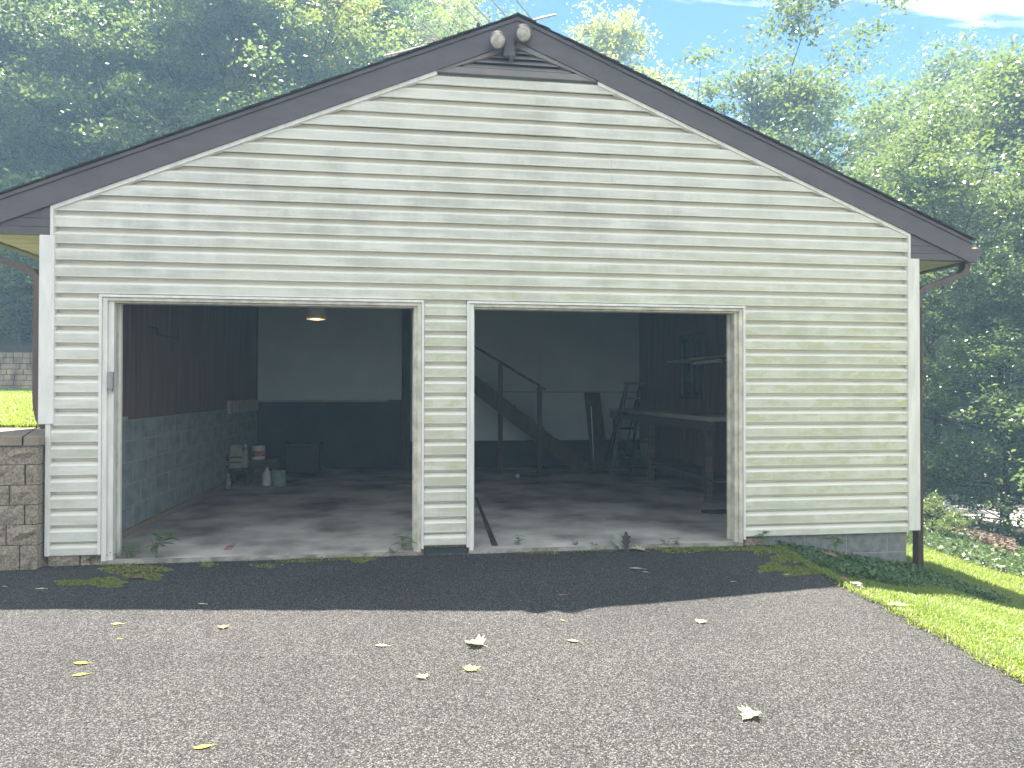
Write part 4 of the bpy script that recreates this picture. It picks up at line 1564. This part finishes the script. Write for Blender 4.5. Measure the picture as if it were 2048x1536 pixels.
o.location = (pp[0] - 0.03, pp[1], ZA - 0.006)
tag(o, "small tan stone at the driveway edge by the grass", "stone")


# ------------------------------------------------------------------ weeds in the door sill joint
def weed(u, v, h, n, label, seed, lean=0.4):
    r = random.Random(seed)
    h *= 1.4
    p = onZ(u, v, ZA)
    e = empty("weed", (p[0], p[1], ZA), label, "weed")
    tops = []
    n = int(n * 1.7)
    ns = max(1, n // 5)
    b = B()
    for k in range(ns):
        a = r.uniform(0, 6.28)
        l = lean * r.uniform(0.3, 1)
        pts = [Vector((p[0] + r.uniform(-.02, .02), p[1], ZA - 0.005))]
        for t in (0.35, 0.7, 1.0):
            pts.append(pts[0] + Vector((math.cos(a) * l * h * t * t, math.sin(a) * l * h * t * t * 0.6, h * t * r.uniform(0.85, 1.05))))
        b.tube(pts, [0.0028, 0.0024, 0.002, 0.0012], 5)
        tops.append(pts)
    b.obj("stem", M_STEM, e)
    for i in range(n):
        pts = tops[i % ns]
        t = r.uniform(0.25, 1.0)
        q = pts[1].lerp(pts[3], t)
        a = r.uniform(0, 6.28)
        L = h * r.uniform(0.35, 0.6) if h > 0.06 else h * r.uniform(0.8, 1.1)
        d = Vector((math.cos(a), math.sin(a), r.uniform(-0.25, 0.35))).normalized()
        w = d.cross(Vector((0, 0, 1))).normalized() * L * 0.17
        up = Vector((0, 0, L * 0.05))
        m1, m2, tip = q + d * L * 0.35, q + d * L * 0.7 - up, q + d * L - up * 3
        lb_ = B()
        lb_.add([q, m1 + w, m1 + up, m1 - w, m2 + w * 0.8, m2 + up, m2 - w * 0.8, tip],
                [(0, 1, 2), (0, 2, 3), (1, 4, 5, 2), (2, 5, 6, 3), (4, 7, 5), (5, 7, 6)])
        lb_.obj("leaf", M_WEED, e)


weed(222, 1126, 0.075, 16, "low leafy weed growing at the foot of the left casing", 1, 0.9)
weed(262, 1125, 0.10, 14, "bushy green weed in the left bay sill crack", 2, 0.8)
weed(312, 1124, 0.19, 12, "tall green weed with drooping leaves in the left bay sill", 3, 0.35)
weed(182, 1130, 0.06, 10, "small weed before the footing stones below the siding", 4, 0.9)
weed(786, 1112, 0.06, 10, "pale low weed before the pillar between the doors", 5, 0.9)
weed(810, 1108, 0.13, 8, "thin dark weed standing by the pillar casing", 6, 0.3)
weed(1038, 1096, 0.09, 8, "small upright weed at the sill of the right bay, near the floor crack", 7, 0.4)
weed(1150, 1097, 0.06, 8, "tiny weed at the middle of the right bay sill", 8, 0.6)
weed(1190, 1098, 0.05, 8, "tiny weed left of the propped grey leaf", 9, 0.6)
weed(1330, 1096, 0.06, 9, "low pale weed right of the crumpled cream leaf", 10, 0.8)
weed(1352, 1095, 0.07, 8, "upright pale weed near the right end of the right bay sill", 11, 0.5)
weed(1527, 1092, 0.11, 10, "thin weed at the footing stone by the right jamb", 12, 0.5)
weed(1670, 1110, 0.14, 10, "leafy weed standing against the grey foundation blocks", 13, 0.6)


# ------------------------------------------------------------------ grass, moss, ground cover
def blades(pos, L, width, mat_, name, lean=0.5, seed=0, flat_=0.0):
    """pos Nx3 -> bent blades of 2 quads+tip as one mesh"""
    r = np.random.default_rng(seed)
    n = len(pos)
    a = r.uniform(0, 2 * np.pi, n)
    l = L * r.uniform(0.5, 1.25, n)
    w = width * r.uniform(0.6, 1.3, n)
    le = lean * r.uniform(0.2, 1.4, n)
    d = np.stack([np.cos(a), np.sin(a), np.zeros(n)], 1)
    s = np.stack([-np.sin(a), np.cos(a), np.zeros(n)], 1)
    up = np.array([0, 0, 1.0])
    m = pos + d * (le * l * 0.35)[:, None] + up * (l * 0.6)[:, None]
    t = pos + d * (le * l * 1.0)[:, None] + up * (l * (1.0 - 0.35 * np.minimum(le, 1.2)))[:, None]
    sw = s * w[:, None] * 0.5
    v = np.stack([pos - sw, pos + sw, m + sw * 0.85, m - sw * 0.85, t], 1).reshape(-1, 3)
    i = np.arange(n)[:, None] * 5
    q = i + np.array([0, 1, 2, 3])
    tr = i + np.array([3, 2, 4])
    return np_mesh(name, v, q, tr)


def scatter(n, x0, x1, y0, y1, keep, seed):
    r = np.random.default_rng(seed)
    x = r.uniform(x0, x1, n)
    y = r.uniform(y0, y1, n)
    k = np.array([keep(a, c) for a, c in zip(x, y)])
    x, y = x[k], y[k]
    z = np.array([ground_z(a, c) for a, c in zip(x, y)])
    return np.stack([x, y, z], 1)


def lawn_keep(x, y):
    e = drive_edge(min(y, 0.15)) + 0.015
    if x < e + 0.03 * math.sin(y * 17) + 0.015:
        return False
    if y > -0.0 and x < 7.80:
        return False
    lim = 9.7 + 0.25 * math.sin(y * 1.7) + 0.06 * y
    return x < lim


g1 = scatter(150000, 5.9, 8.0, -4.6, 0.05, lawn_keep, 1)
g2 = scatter(90000, 8.0, 10.4, -4.0, 5.0, lawn_keep, 2)
g3 = scatter(16000, 7.8, 10.6, 5.0, 14, lawn_keep, 3)
gp = np.concatenate([g1, g2])
hs_ = np.array([0.6 + 0.4 * math.sin(a * 5.3 + 1) * math.sin(c * 4.1) for a, c in zip(gp[:, 0], gp[:, 1])])
ns_ = np.array([a - drive_edge(min(c, 0.15)) for a, c in zip(gp[:, 0], gp[:, 1])])
me = blades(gp, 0.082 * np.clip(hs_, 0.45, 1.0) * np.clip(0.45 + ns_ * 2.2, 0.45, 1.0), 0.006, M_GRASS, "lawn_grass", 0.8, 3)
o = link("lawn_grass", me, M_GRASS)
tag(o, "sunlit green lawn grass sloping down right of the driveway", "grass", kind='stuff')
me = blades(g3, 0.09, 0.016, M_GRASS, "lawn_grass_behind", 0.8, 4)
o = link("lawn_grass_side", me, M_GRASS)
tag(o, "lawn grass along the far right side of the garage", "grass", kind='stuff')
r_ = np.random.default_rng(5)
n = 90000
yy = 1.35 + (13.7 - 1.35) * r_.random(n) ** 1.5
xc = 3.02 - 0.52 * (yy + 6.286)
xx = xc + r_.uniform(-1.6, 1.4, n)
kk = (xx < -0.15)
xx, yy = xx[kk], yy[kk]
zz = np.array([ground_z(a, c) for a, c in zip(xx, yy)])
me = blades(np.stack([xx, yy, zz], 1), 0.075, 0.014, M_GRASS, "upper_lawn", 0.9, 6)
o = link("upper_lawn_grass", me, M_GRASS)
tag(o, "bright mown grass of the upper lawn behind the retaining wall", "grass", kind='stuff')

# moss cushions on the shaded asphalt
moss = []
r_ = np.random.default_rng(11)
for (u0, u1, v0, v1, dens) in ((118, 262, 1158, 1174, 1.0), (190, 335, 1130, 1146, .6), (250, 330, 1146, 1160, .6), (398, 432, 1126, 1134, .9), (560, 650, 1113, 1126, .5),
                               (676, 756, 1112, 1124, .8), (880, 945, 1103, 1110, .8), (1030, 1112, 1098, 1109, 1), (1120, 1230, 1098, 1104, .4),
                               (1290, 1478, 1092, 1105, .7), (1486, 1575, 1092, 1108, 1), (1540, 1600, 1104, 1128, .8), (1515, 1580, 1128, 1145, 1), (1560, 1660, 1134, 1152, .8), (500, 560, 1128, 1136, .3)):
    n = int(dens * 10 * (u1 - u0) * (v1 - v0) / 10)
    a = r_.random(n) * 2 * np.pi
    rr = np.sqrt(r_.random(n)) * (1 + 0.25 * np.sin(3 * a + u0) + 0.2 * np.sin(5 * a + v0))
    uu = (u0 + u1) / 2 + rr * np.cos(a) * (u1 - u0) / 2
    vv_ = (v0 + v1) / 2 + rr * np.sin(a) * (v1 - v0) / 2
    for a_, b_ in zip(uu, vv_):
        q = onZ(a_, b_, ZA)
        if q[1] < -0.04:
            moss.append(q)
moss = np.array(moss)
me = blades(moss, 0.012, 0.010, M_MOSS, "moss", 0.9, 12)
o = link("moss", me, M_MOSS)
tag(o, "yellow-green moss patches on the shaded asphalt along the sill", "moss", kind='stuff')


def leafquads(c, size, seed, up_bias=0.6, fold=0.0):
    """diamond leaves around centres c; returns verts, quads"""
    r = np.random.default_rng(seed)
    n = len(c)
    nrm = r.normal(size=(n, 3))
    nrm[:, 2] = np.abs(nrm[:, 2]) + up_bias
    nrm /= np.linalg.norm(nrm, axis=1)[:, None]
    t = r.normal(size=(n, 3))
    t -= nrm * (t * nrm).sum(1)[:, None]
    t /= np.linalg.norm(t, axis=1)[:, None]
    b = np.cross(nrm, t)
    s = (size * r.uniform(0.6, 1.35, n))[:, None]
    v = np.stack([c - t * s * 0.55, c + b * s * 0.30 + nrm * s * 0.05, c + t * s * 0.55 - nrm * s * 0.08, c - b * s * 0.30 + nrm * s * 0.05], 1).reshape(-1, 3)
    q = np.arange(n * 4).reshape(-1, 4)
    return v, q


def ivy_keep(x, y):
    return x > 9.45 + 0.25 * math.sin(y * 1.7) + 0.06 * y and x < 19


iv = scatter(110000, 9.3, 19, -3, 16, ivy_keep, 8)
dens = np.array([math.sin(a * 1.3 + 1) * math.sin(c * 1.1) for a, c in zip(iv[:, 0], iv[:, 1])])
iv = iv[(dens > -0.75)]
iv[:, 2] += rng.uniform(0.01, 0.17, len(iv)) * (0.6 + 0.4 * np.sin(iv[:, 0] * 2.1) * np.sin(iv[:, 1] * 1.7))
v, q = leafquads(iv, 0.062, 9, 0.7)
o = link("ground_ivy", np_mesh("ground_ivy", v, q), M_IVY)
tag(o, "dark ivy ground cover on the shaded bank beyond the lawn", "ivy", kind='stuff')
# weeds close under the foundation in the shade of the roof
wk_ = scatter(9000, 6.35, 8.3, -1.2, 0.0, lambda x, y: lawn_keep(x, y) and y > -1.1 and (x < 7.9), 14)
wk_[:, 2] += rng.uniform(0.01, 0.09, len(wk_))
v, q = leafquads(wk_, 0.034, 15, 0.8)
o = link("broadleaf_weeds", np_mesh("broadleaf_weeds", v, q), M_IVY)
tag(o, "dense small-leaved weeds on the shaded strip below the foundation", "weeds", kind='stuff')
# dry debris along the driveway edge and in the sill joint
dp = []
r_ = np.random.default_rng(31)
for i in range(1500):
    y = -0.05 - 4.2 * r_.random() ** 0.8
    dp.append((drive_edge(y) + r_.normal() * 0.045, y, ZA + 0.003 + 0.012 * r_.random()))
for i in range(700):
    dp.append((r_.uniform(0.05, 6.3), -0.045 - abs(r_.normal()) * 0.03, ZA + 0.003 + 0.01 * r_.random()))
for i in range(260):
    dp.append((r_.uniform(-1.5, 6.0), r_.uniform(-4.6, -0.1), ZA + 0.002))
v, q = leafquads(np.array(dp), 0.016, 33, 1.2)
o = link("dry_debris", np_mesh("dry_debris", v, q), M_LITTER)
tag(o, "fine dry plant debris along the driveway edge and sill", "debris", kind='stuff')
spill = []
for i in range(2600):
    y = -0.1 - 4.3 * r_.random()
    spill.append((drive_edge(y) - abs(r_.normal()) * 0.035 + 0.02, y, ZA - 0.005))
o = link("edge_grass", blades(np.array(spill), 0.05, 0.005, M_GRASS, "edge_grass", 1.3, 34), M_GRASS)
tag(o, "loose grass blades spilling over the asphalt edge", "grass", kind='stuff')
# litter and sticks along the bank
lp = []
r_ = np.random.default_rng(21)
for i in range(5200):
    t = r_.random()
    u = 1880 + 150 * t
    v = 1048 + 62 * t + r_.normal() * 7
    d = ray(u, v)
    # intersect with the slope
    tt = 8.0
    for _ in range(40):
        p = CAM + d * tt
        tt += (p[2] - ground_z(p[0], p[1])) * 2.0
    p = CAM + d * tt
    lp.append((p[0], p[1], ground_z(p[0], p[1]) + r_.uniform(0.04, 0.2)))
lp = np.array(lp)
v, q = leafquads(lp, 0.075, 22, 0.6)
o = link("leaf_litter", np_mesh("leaf_litter", v, q), M_LITTER)
tag(o, "band of dry brown leaf litter and brush along the bank", "litter", kind='stuff')


# ------------------------------------------------------------------ trees
def tree_data(seed, H, base, R, nlimb, nclump, nleaf, lsize, spread=0.55, droop=0.0, trunk_r=0.2, clump_r=0.6, topfrac=0.55):
    """returns trunk builder and crown verts/quads, trunk foot at the origin"""
    r = random.Random(seed)
    rr = np.random.default_rng(seed)
    tb_ = B()
    pts, x, y = [], 0.0, 0.0
    n = 9
    for i in range(n):
        t = i / (n - 1)
        pts.append(Vector((x, y, -0.4 + (H * 0.93 + 0.4) * t)))
        x += r.uniform(-1, 1) * H * 0.012
        y += r.uniform(-1, 1) * H * 0.012
    rad = [trunk_r * (1.25 if i == 0 else 1.0) * (1 - 0.9 * (i / (n - 1)) ** 0.9) + 0.012 for i in range(n)]
    tb_.tube(pts, rad, 8)

    def on_trunk(z):
        f = (z + 0.4) / (H * 0.93 + 0.4) * (n - 1)
        i = min(n - 2, max(0, int(f)))
        return pts[i].lerp(pts[i + 1], f - i), rad[i] + (rad[i + 1] - rad[i]) * (f - i)
    ends = []
    for k in range(nlimb):
        f = (k + r.random() * 0.8) / nlimb
        z = base + (H * 0.9 - base) * f
        p, rd_ = on_trunk(z)
        a = k * 2.399 + r.uniform(-0.4, 0.4)
        prof = (math.sin(math.pi * min(1, max(0.06, (f * (1 - topfrac) / 0.5 + topfrac * 0.62)))) ** 0.7)
        L = R * prof * r.uniform(0.75, 1.15)
        rise = L * (spread * r.uniform(0.7, 1.4) + 0.5 * f) - droop * L
        d = Vector((math.cos(a), math.sin(a), 0))
        lp_ = [p]
        for t in (0.33, 0.66, 1.0):
            lp_.append(p + d * L * t + Vector((r.uniform(-.08, .08) * L, r.uniform(-.08, .08) * L, rise * (t ** 0.8) - droop * L * t * t * 0.4)))
        r0_ = max(0.02, min(rd_ * 0.55, 0.03 + L * 0.018))
        tb_.tube(lp_, [r0_, r0_ * 0.65, r0_ * 0.4, 0.008], 5, False)
        ends.append((lp_[3], L, 1.0))
        for t_i, t in ((1, 0.33), (2, 0.66), (2, 0.8)):
            q0_ = lp_[t_i].lerp(lp_[t_i + 1], r.uniform(0, 0.8))
            for s_ in range(2):
                a2 = a + r.choice((-1, 1)) * r.uniform(0.5, 1.3)
                L2 = L * r.uniform(0.28, 0.5)
                e_ = q0_ + Vector((math.cos(a2) * L2, math.sin(a2) * L2, L2 * r.uniform(-0.1, 0.7) - droop * L2))
                mid = q0_.lerp(e_, 0.5) + Vector((0, 0, L2 * 0.06))
                tb_.tube([q0_, mid, e_], [r0_ * 0.35, r0_ * 0.22, 0.006], 4, False)
                ends.append((e_, L2, 0.8))
                ends.append((mid, L2, 0.5))
    ends.append((pts[-1], R, 0.8))
    E_ = np.array([tuple(e_[0]) for e_ in ends])
    wts = np.array([e_[2] for e_ in ends])
    # clumps gather round branch ends, leaves round clumps
    ci = rr.choice(len(E_), nclump, p=wts / wts.sum())
    C = E_[ci] + rr.normal(size=(nclump, 3)) * np.array([clump_r, clump_r, clump_r * 0.55])
    li = rr.integers(0, nclump, nleaf)
    csz = rr.uniform(0.5, 1.2, nclump)
    P = C[li] + rr.normal(size=(nleaf, 3)) * np.array([0.34, 0.34, 0.16]) * (csz[li] * clump_r / 0.6)[:, None]
    P = P[P[:, 2] > 0.2]
    v_, q_ = leafquads(P, lsize, seed + 1, 0.5)
    return tb_, v_, q_


TREES = {}


def tree_kind(key, m, **kw):
    tb_, v_, q_ = tree_data(**kw)
    me_t = bpy.data.meshes.new(key + "_trunk")
    me_t.from_pydata(tb_.v, [], tb_.f)
    me_t.update()
    me_t.materials.append(M_BARK)
    me_t.polygons.foreach_set('use_smooth', [True] * len(me_t.polygons))
    me_c = np_mesh(key + "_crown", v_, q_)
    me_c.materials.append(m)
    TREES[key] = (me_t, me_c)


tree_kind('wood_a', M_LEAF_A, seed=11, H=17, base=2.5, R=4.6, nlimb=20, nclump=480, nleaf=46000, lsize=0.15, trunk_r=0.24, clump_r=0.75)
tree_kind('wood_b', M_LEAF_B, seed=23, H=15, base=2.0, R=4.2, nlimb=18, nclump=420, nleaf=40000, lsize=0.145, trunk_r=0.2, clump_r=0.7)
tree_kind('wood_c', M_LEAF_C, seed=37, H=18, base=3.5, R=4.4, nlimb=20, nclump=440, nleaf=42000, lsize=0.145, trunk_r=0.22, clump_r=0.7)
tree_kind('open', M_LEAF_A, seed=5, H=14.5, base=5.5, R=5.2, nlimb=15, nclump=420, nleaf=36000, lsize=0.13, spread=0.8, trunk_r=0.2, clump_r=0.55)
tree_kind('low', M_LEAF_A, seed=51, H=13, base=1.2, R=4.0, nlimb=22, nclump=460, nleaf=36000, lsize=0.135, spread=0.3, droop=0.25, trunk_r=0.17, clump_r=0.65)
tree_kind('bush', M_LEAF_B, seed=71, H=3.2, base=0.3, R=1.7, nlimb=14, nclump=120, nleaf=6500, lsize=0.12, spread=0.5, trunk_r=0.05, clump_r=0.35)
tree_kind('shade', M_LEAF_A, seed=91, H=17, base=5.5, R=4.6, nlimb=18, nclump=460, nleaf=42000, lsize=0.14, trunk_r=0.2, clump_r=0.7)


def plant_tree(key, x, y, s, rz, label, group=None, name="tree", cat="tree", z=None):
    zg = ground_z(x, y) if z is None else z
    e = empty(name, (x, y, zg), label, cat, group)
    e.rotation_euler = (0, 0, rz)
    e.scale = (s, s, s)
    me_t, me_c = TREES[key]
    for nm, me_ in (("trunk", me_t), ("crown", me_c)):
        o_ = bpy.data.objects.new(nm, me_)
        COL.objects.link(o_)
        o_.parent = e
    return e


def dir_pos(u, dist):
    """ground position seen in column u of the photograph at a distance along the view axis"""
    d = ray(u, 781)
    p = CAM + d * dist
    return p[0], p[1]


GL = "woodland trees on the slope behind the garage"
LBL = {'wood_a': "dark green leafy tree %s the wooded slope behind the garage",
       'wood_b': "mid green leafy tree %s the wooded slope behind the garage",
       'wood_c': "yellow-green leafy tree %s the wooded slope behind the garage"}
rt = random.Random(3)
keys = ['wood_a', 'wood_b', 'wood_c']
cnt = 0
ROWL = {25: 'low on', 31: 'halfway up', 39: 'high on', 48: 'at the top of'}
for dist, us, sc in ((25, range(-140, 760, 150), 0.85), (31, range(-60, 960, 130), 0.98), (39, range(-130, 950, 150), 1.12), (48, range(-100, 900, 210), 1.3)):
    for u in us:
        x, y = dir_pos(u + rt.uniform(-30, 30), dist + rt.uniform(-2, 2))
        if y < 17.0:
            y = 17.0 + rt.random()
        k = keys[cnt % 3] if rt.random() < 0.7 else 'wood_a'
        plant_tree(k, x, y, sc * rt.uniform(0.88, 1.12), rt.uniform(0, 6.28), LBL[k] % ROWL[dist], GL)
        cnt += 1
# centre and right
x, y = dir_pos(1185, 36)
plant_tree('wood_c', x, y, 1.27, 0.7, "bright green tree rising behind the right slope of the roof beside the peak", z=-0.2)
x, y = dir_pos(1545, 27)
plant_tree('open', x, y, 1.2, 0.2, "open airy tree with thin spreading limbs above the right roof slope", z=-2.0)
x, y = dir_pos(1420, 33)
plant_tree('wood_b', x, y, 0.66, 2.1, "low pale tree just above the roof line under the airy tree", z=-0.5)
x, y = dir_pos(1660, 30)
plant_tree('wood_b', x, y, 0.72, 1.2, "low bushy tree filling the gap above the right eave", z=-2.2)
x, y = dir_pos(1900, 38)
plant_tree('shade', x, y, 1.45, 0.4, "tall dark tree with rounded top standing right of the airy tree", z=-3.0)
x, y = dir_pos(2075, 20)
plant_tree('shade', x, y, 0.87, 2.4, "tall dense tree at the near border of the wood", z=-2.6)
x, y = dir_pos(1790, 34)
plant_tree('wood_a', x, y, 1.02, 4.4, "slender dark tree between the airy tree and the tall dark one", z=-3.0)
x, y = 16.1, 10.2
plant_tree('shade', x, y, 0.66, 1.0, "dark trunked tree close behind the right downspout")
for (u, d_, s_, rz_, lab) in ((2010, 17, 0.60, 0.3, "low branched tree whose leaves hang to the ivy bank"),
                              (2008, 15.0, 0.50, 4.1, "smaller low branched tree standing in the ivy bank"),
                              (2620, 9.6, 0.62, 1.1, "low branched tree shading the ivy beside the lawn"),
                              (2110, 15.5, 0.66, 1.9, "low branched tree leaning in past the right border"),
                              (1935, 36, 0.85, 3.4, "low branched tree across the road behind the dark trunk"),
                              (2040, 35, 1.15, 5.0, "tall low branched tree beyond the road")):
    x, y = dir_pos(u, d_)
    plant_tree('low', x, y, s_, rz_, lab)
for (u, d_, s_, rz_, lab) in ((1866, 12.3, 0.22, 0.3, "small leafy bush at the foot of the dark trunk"),
                              (1893, 11.6, 0.13, 2.2, "small leafy bush on the lawn edge right of the downspout"),
                              (1845, 33, 1.0, 2.2, "round bush across the road behind the dark trunk"),
                              (1930, 34, 1.2, 1.2, "large round bush across the road")):
    x, y = dir_pos(u, d_)
    plant_tree('bush', x, y, s_, rz_, lab, name="bush", cat="bush")
for i, (u, d_, s_) in enumerate(((-30, 19.3, 0.8), (22, 19.2, 0.72), (62, 19.4, 0.8), (105, 19.6, 0.9), (0, 20.6, 1.2), (50, 20.8, 1.25), (95, 21.2, 1.4), (20, 22.5, 1.6), (75, 23, 1.7))):
    x, y = dir_pos(u, d_)
    plant_tree('bush', x, y + 0.5, s_, i * 1.3, "leafy shrub growing on top of the brown block wall", "shrubs above the garden wall", name="shrub", cat="shrub")


# distant wood that closes the view
r_ = np.random.default_rng(44)
n = 60000
uu = r_.uniform(-200, 930, n)
dd = r_.uniform(54, 66, n)
d0 = np.array([CAM + ray(a, 781) * b_ for a, b_ in zip(uu[:1], dd[:1])])
P = CAM[None, :2] + np.stack([((uu - 1024) / FPX * AX_R[0] + AX_F[0]) * dd, ((uu - 1024) / FPX * AX_R[1] + AX_F[1]) * dd], 1)
zg = 14.0
hh = r_.random(n) ** 0.8 * (24 + 3 * np.sin(uu * 0.02) + 2 * np.sin(uu * 0.047 + 1))
P3 = np.concatenate([P, (zg - 2 + hh)[:, None]], 1)
v, q = leafquads(P3, 0.62, 45, 0.4)
o = link("distant_wood", np_mesh("distant_wood", v, q), M_LEAF_B)
tag(o, "distant wood closing the hillside behind the nearer trees", "wood", kind='stuff')
n = 46000
uu = r_.uniform(1240, 2300, n)
dd = r_.uniform(46, 58, n)
P = CAM[None, :2] + np.stack([((uu - 1024) / FPX * AX_R[0] + AX_F[0]) * dd, ((uu - 1024) / FPX * AX_R[1] + AX_F[1]) * dd], 1)
topv = np.interp(uu, [1240, 1330, 1600, 1760, 1900, 2300], [120, 200, 330, 360, 300, 260])
hmax = (781 - topv) / FPX * dd * 0.97
hh = -4 + r_.random(n) ** 0.8 * (hmax + 4 + 1.2 * np.sin(uu * 0.05) + 0.8 * np.sin(uu * 0.13))
P3 = np.concatenate([P, hh[:, None]], 1)
v, q = leafquads(P3, 0.5, 46, 0.4)
o = link("valley_wood", np_mesh("valley_wood", v, q), M_LEAF_C)
tag(o, "distant wood across the valley right of the garage", "wood", kind='stuff')

# ------------------------------------------------------------------ air volume added to stand in for the veiling sun glare
if HAZE_DENSITY > 0:
    hz = B().box(-62, 75, -45, 82, -5.5, 38)
    hm = bpy.data.materials.new("glare_haze")
    hm.use_nodes = True
    nd, lk = hm.node_tree.nodes, hm.node_tree.links
    nd.clear()
    ho = nd.new("ShaderNodeOutputMaterial")
    pv = nd.new("ShaderNodeVolumePrincipled")
    pv.inputs['Color'].default_value = (0.38, 0.68, 1.0, 1)
    pv.inputs['Density'].default_value = HAZE_DENSITY
    pv.inputs['Anisotropy'].default_value = 0.2
    lk.new(pv.outputs[0], ho.inputs['Volume'])
    o = hz.obj("haze", hm)
    tag(o, "added glare-veil haze in the air around the garage and trees", "haze", kind='stuff')
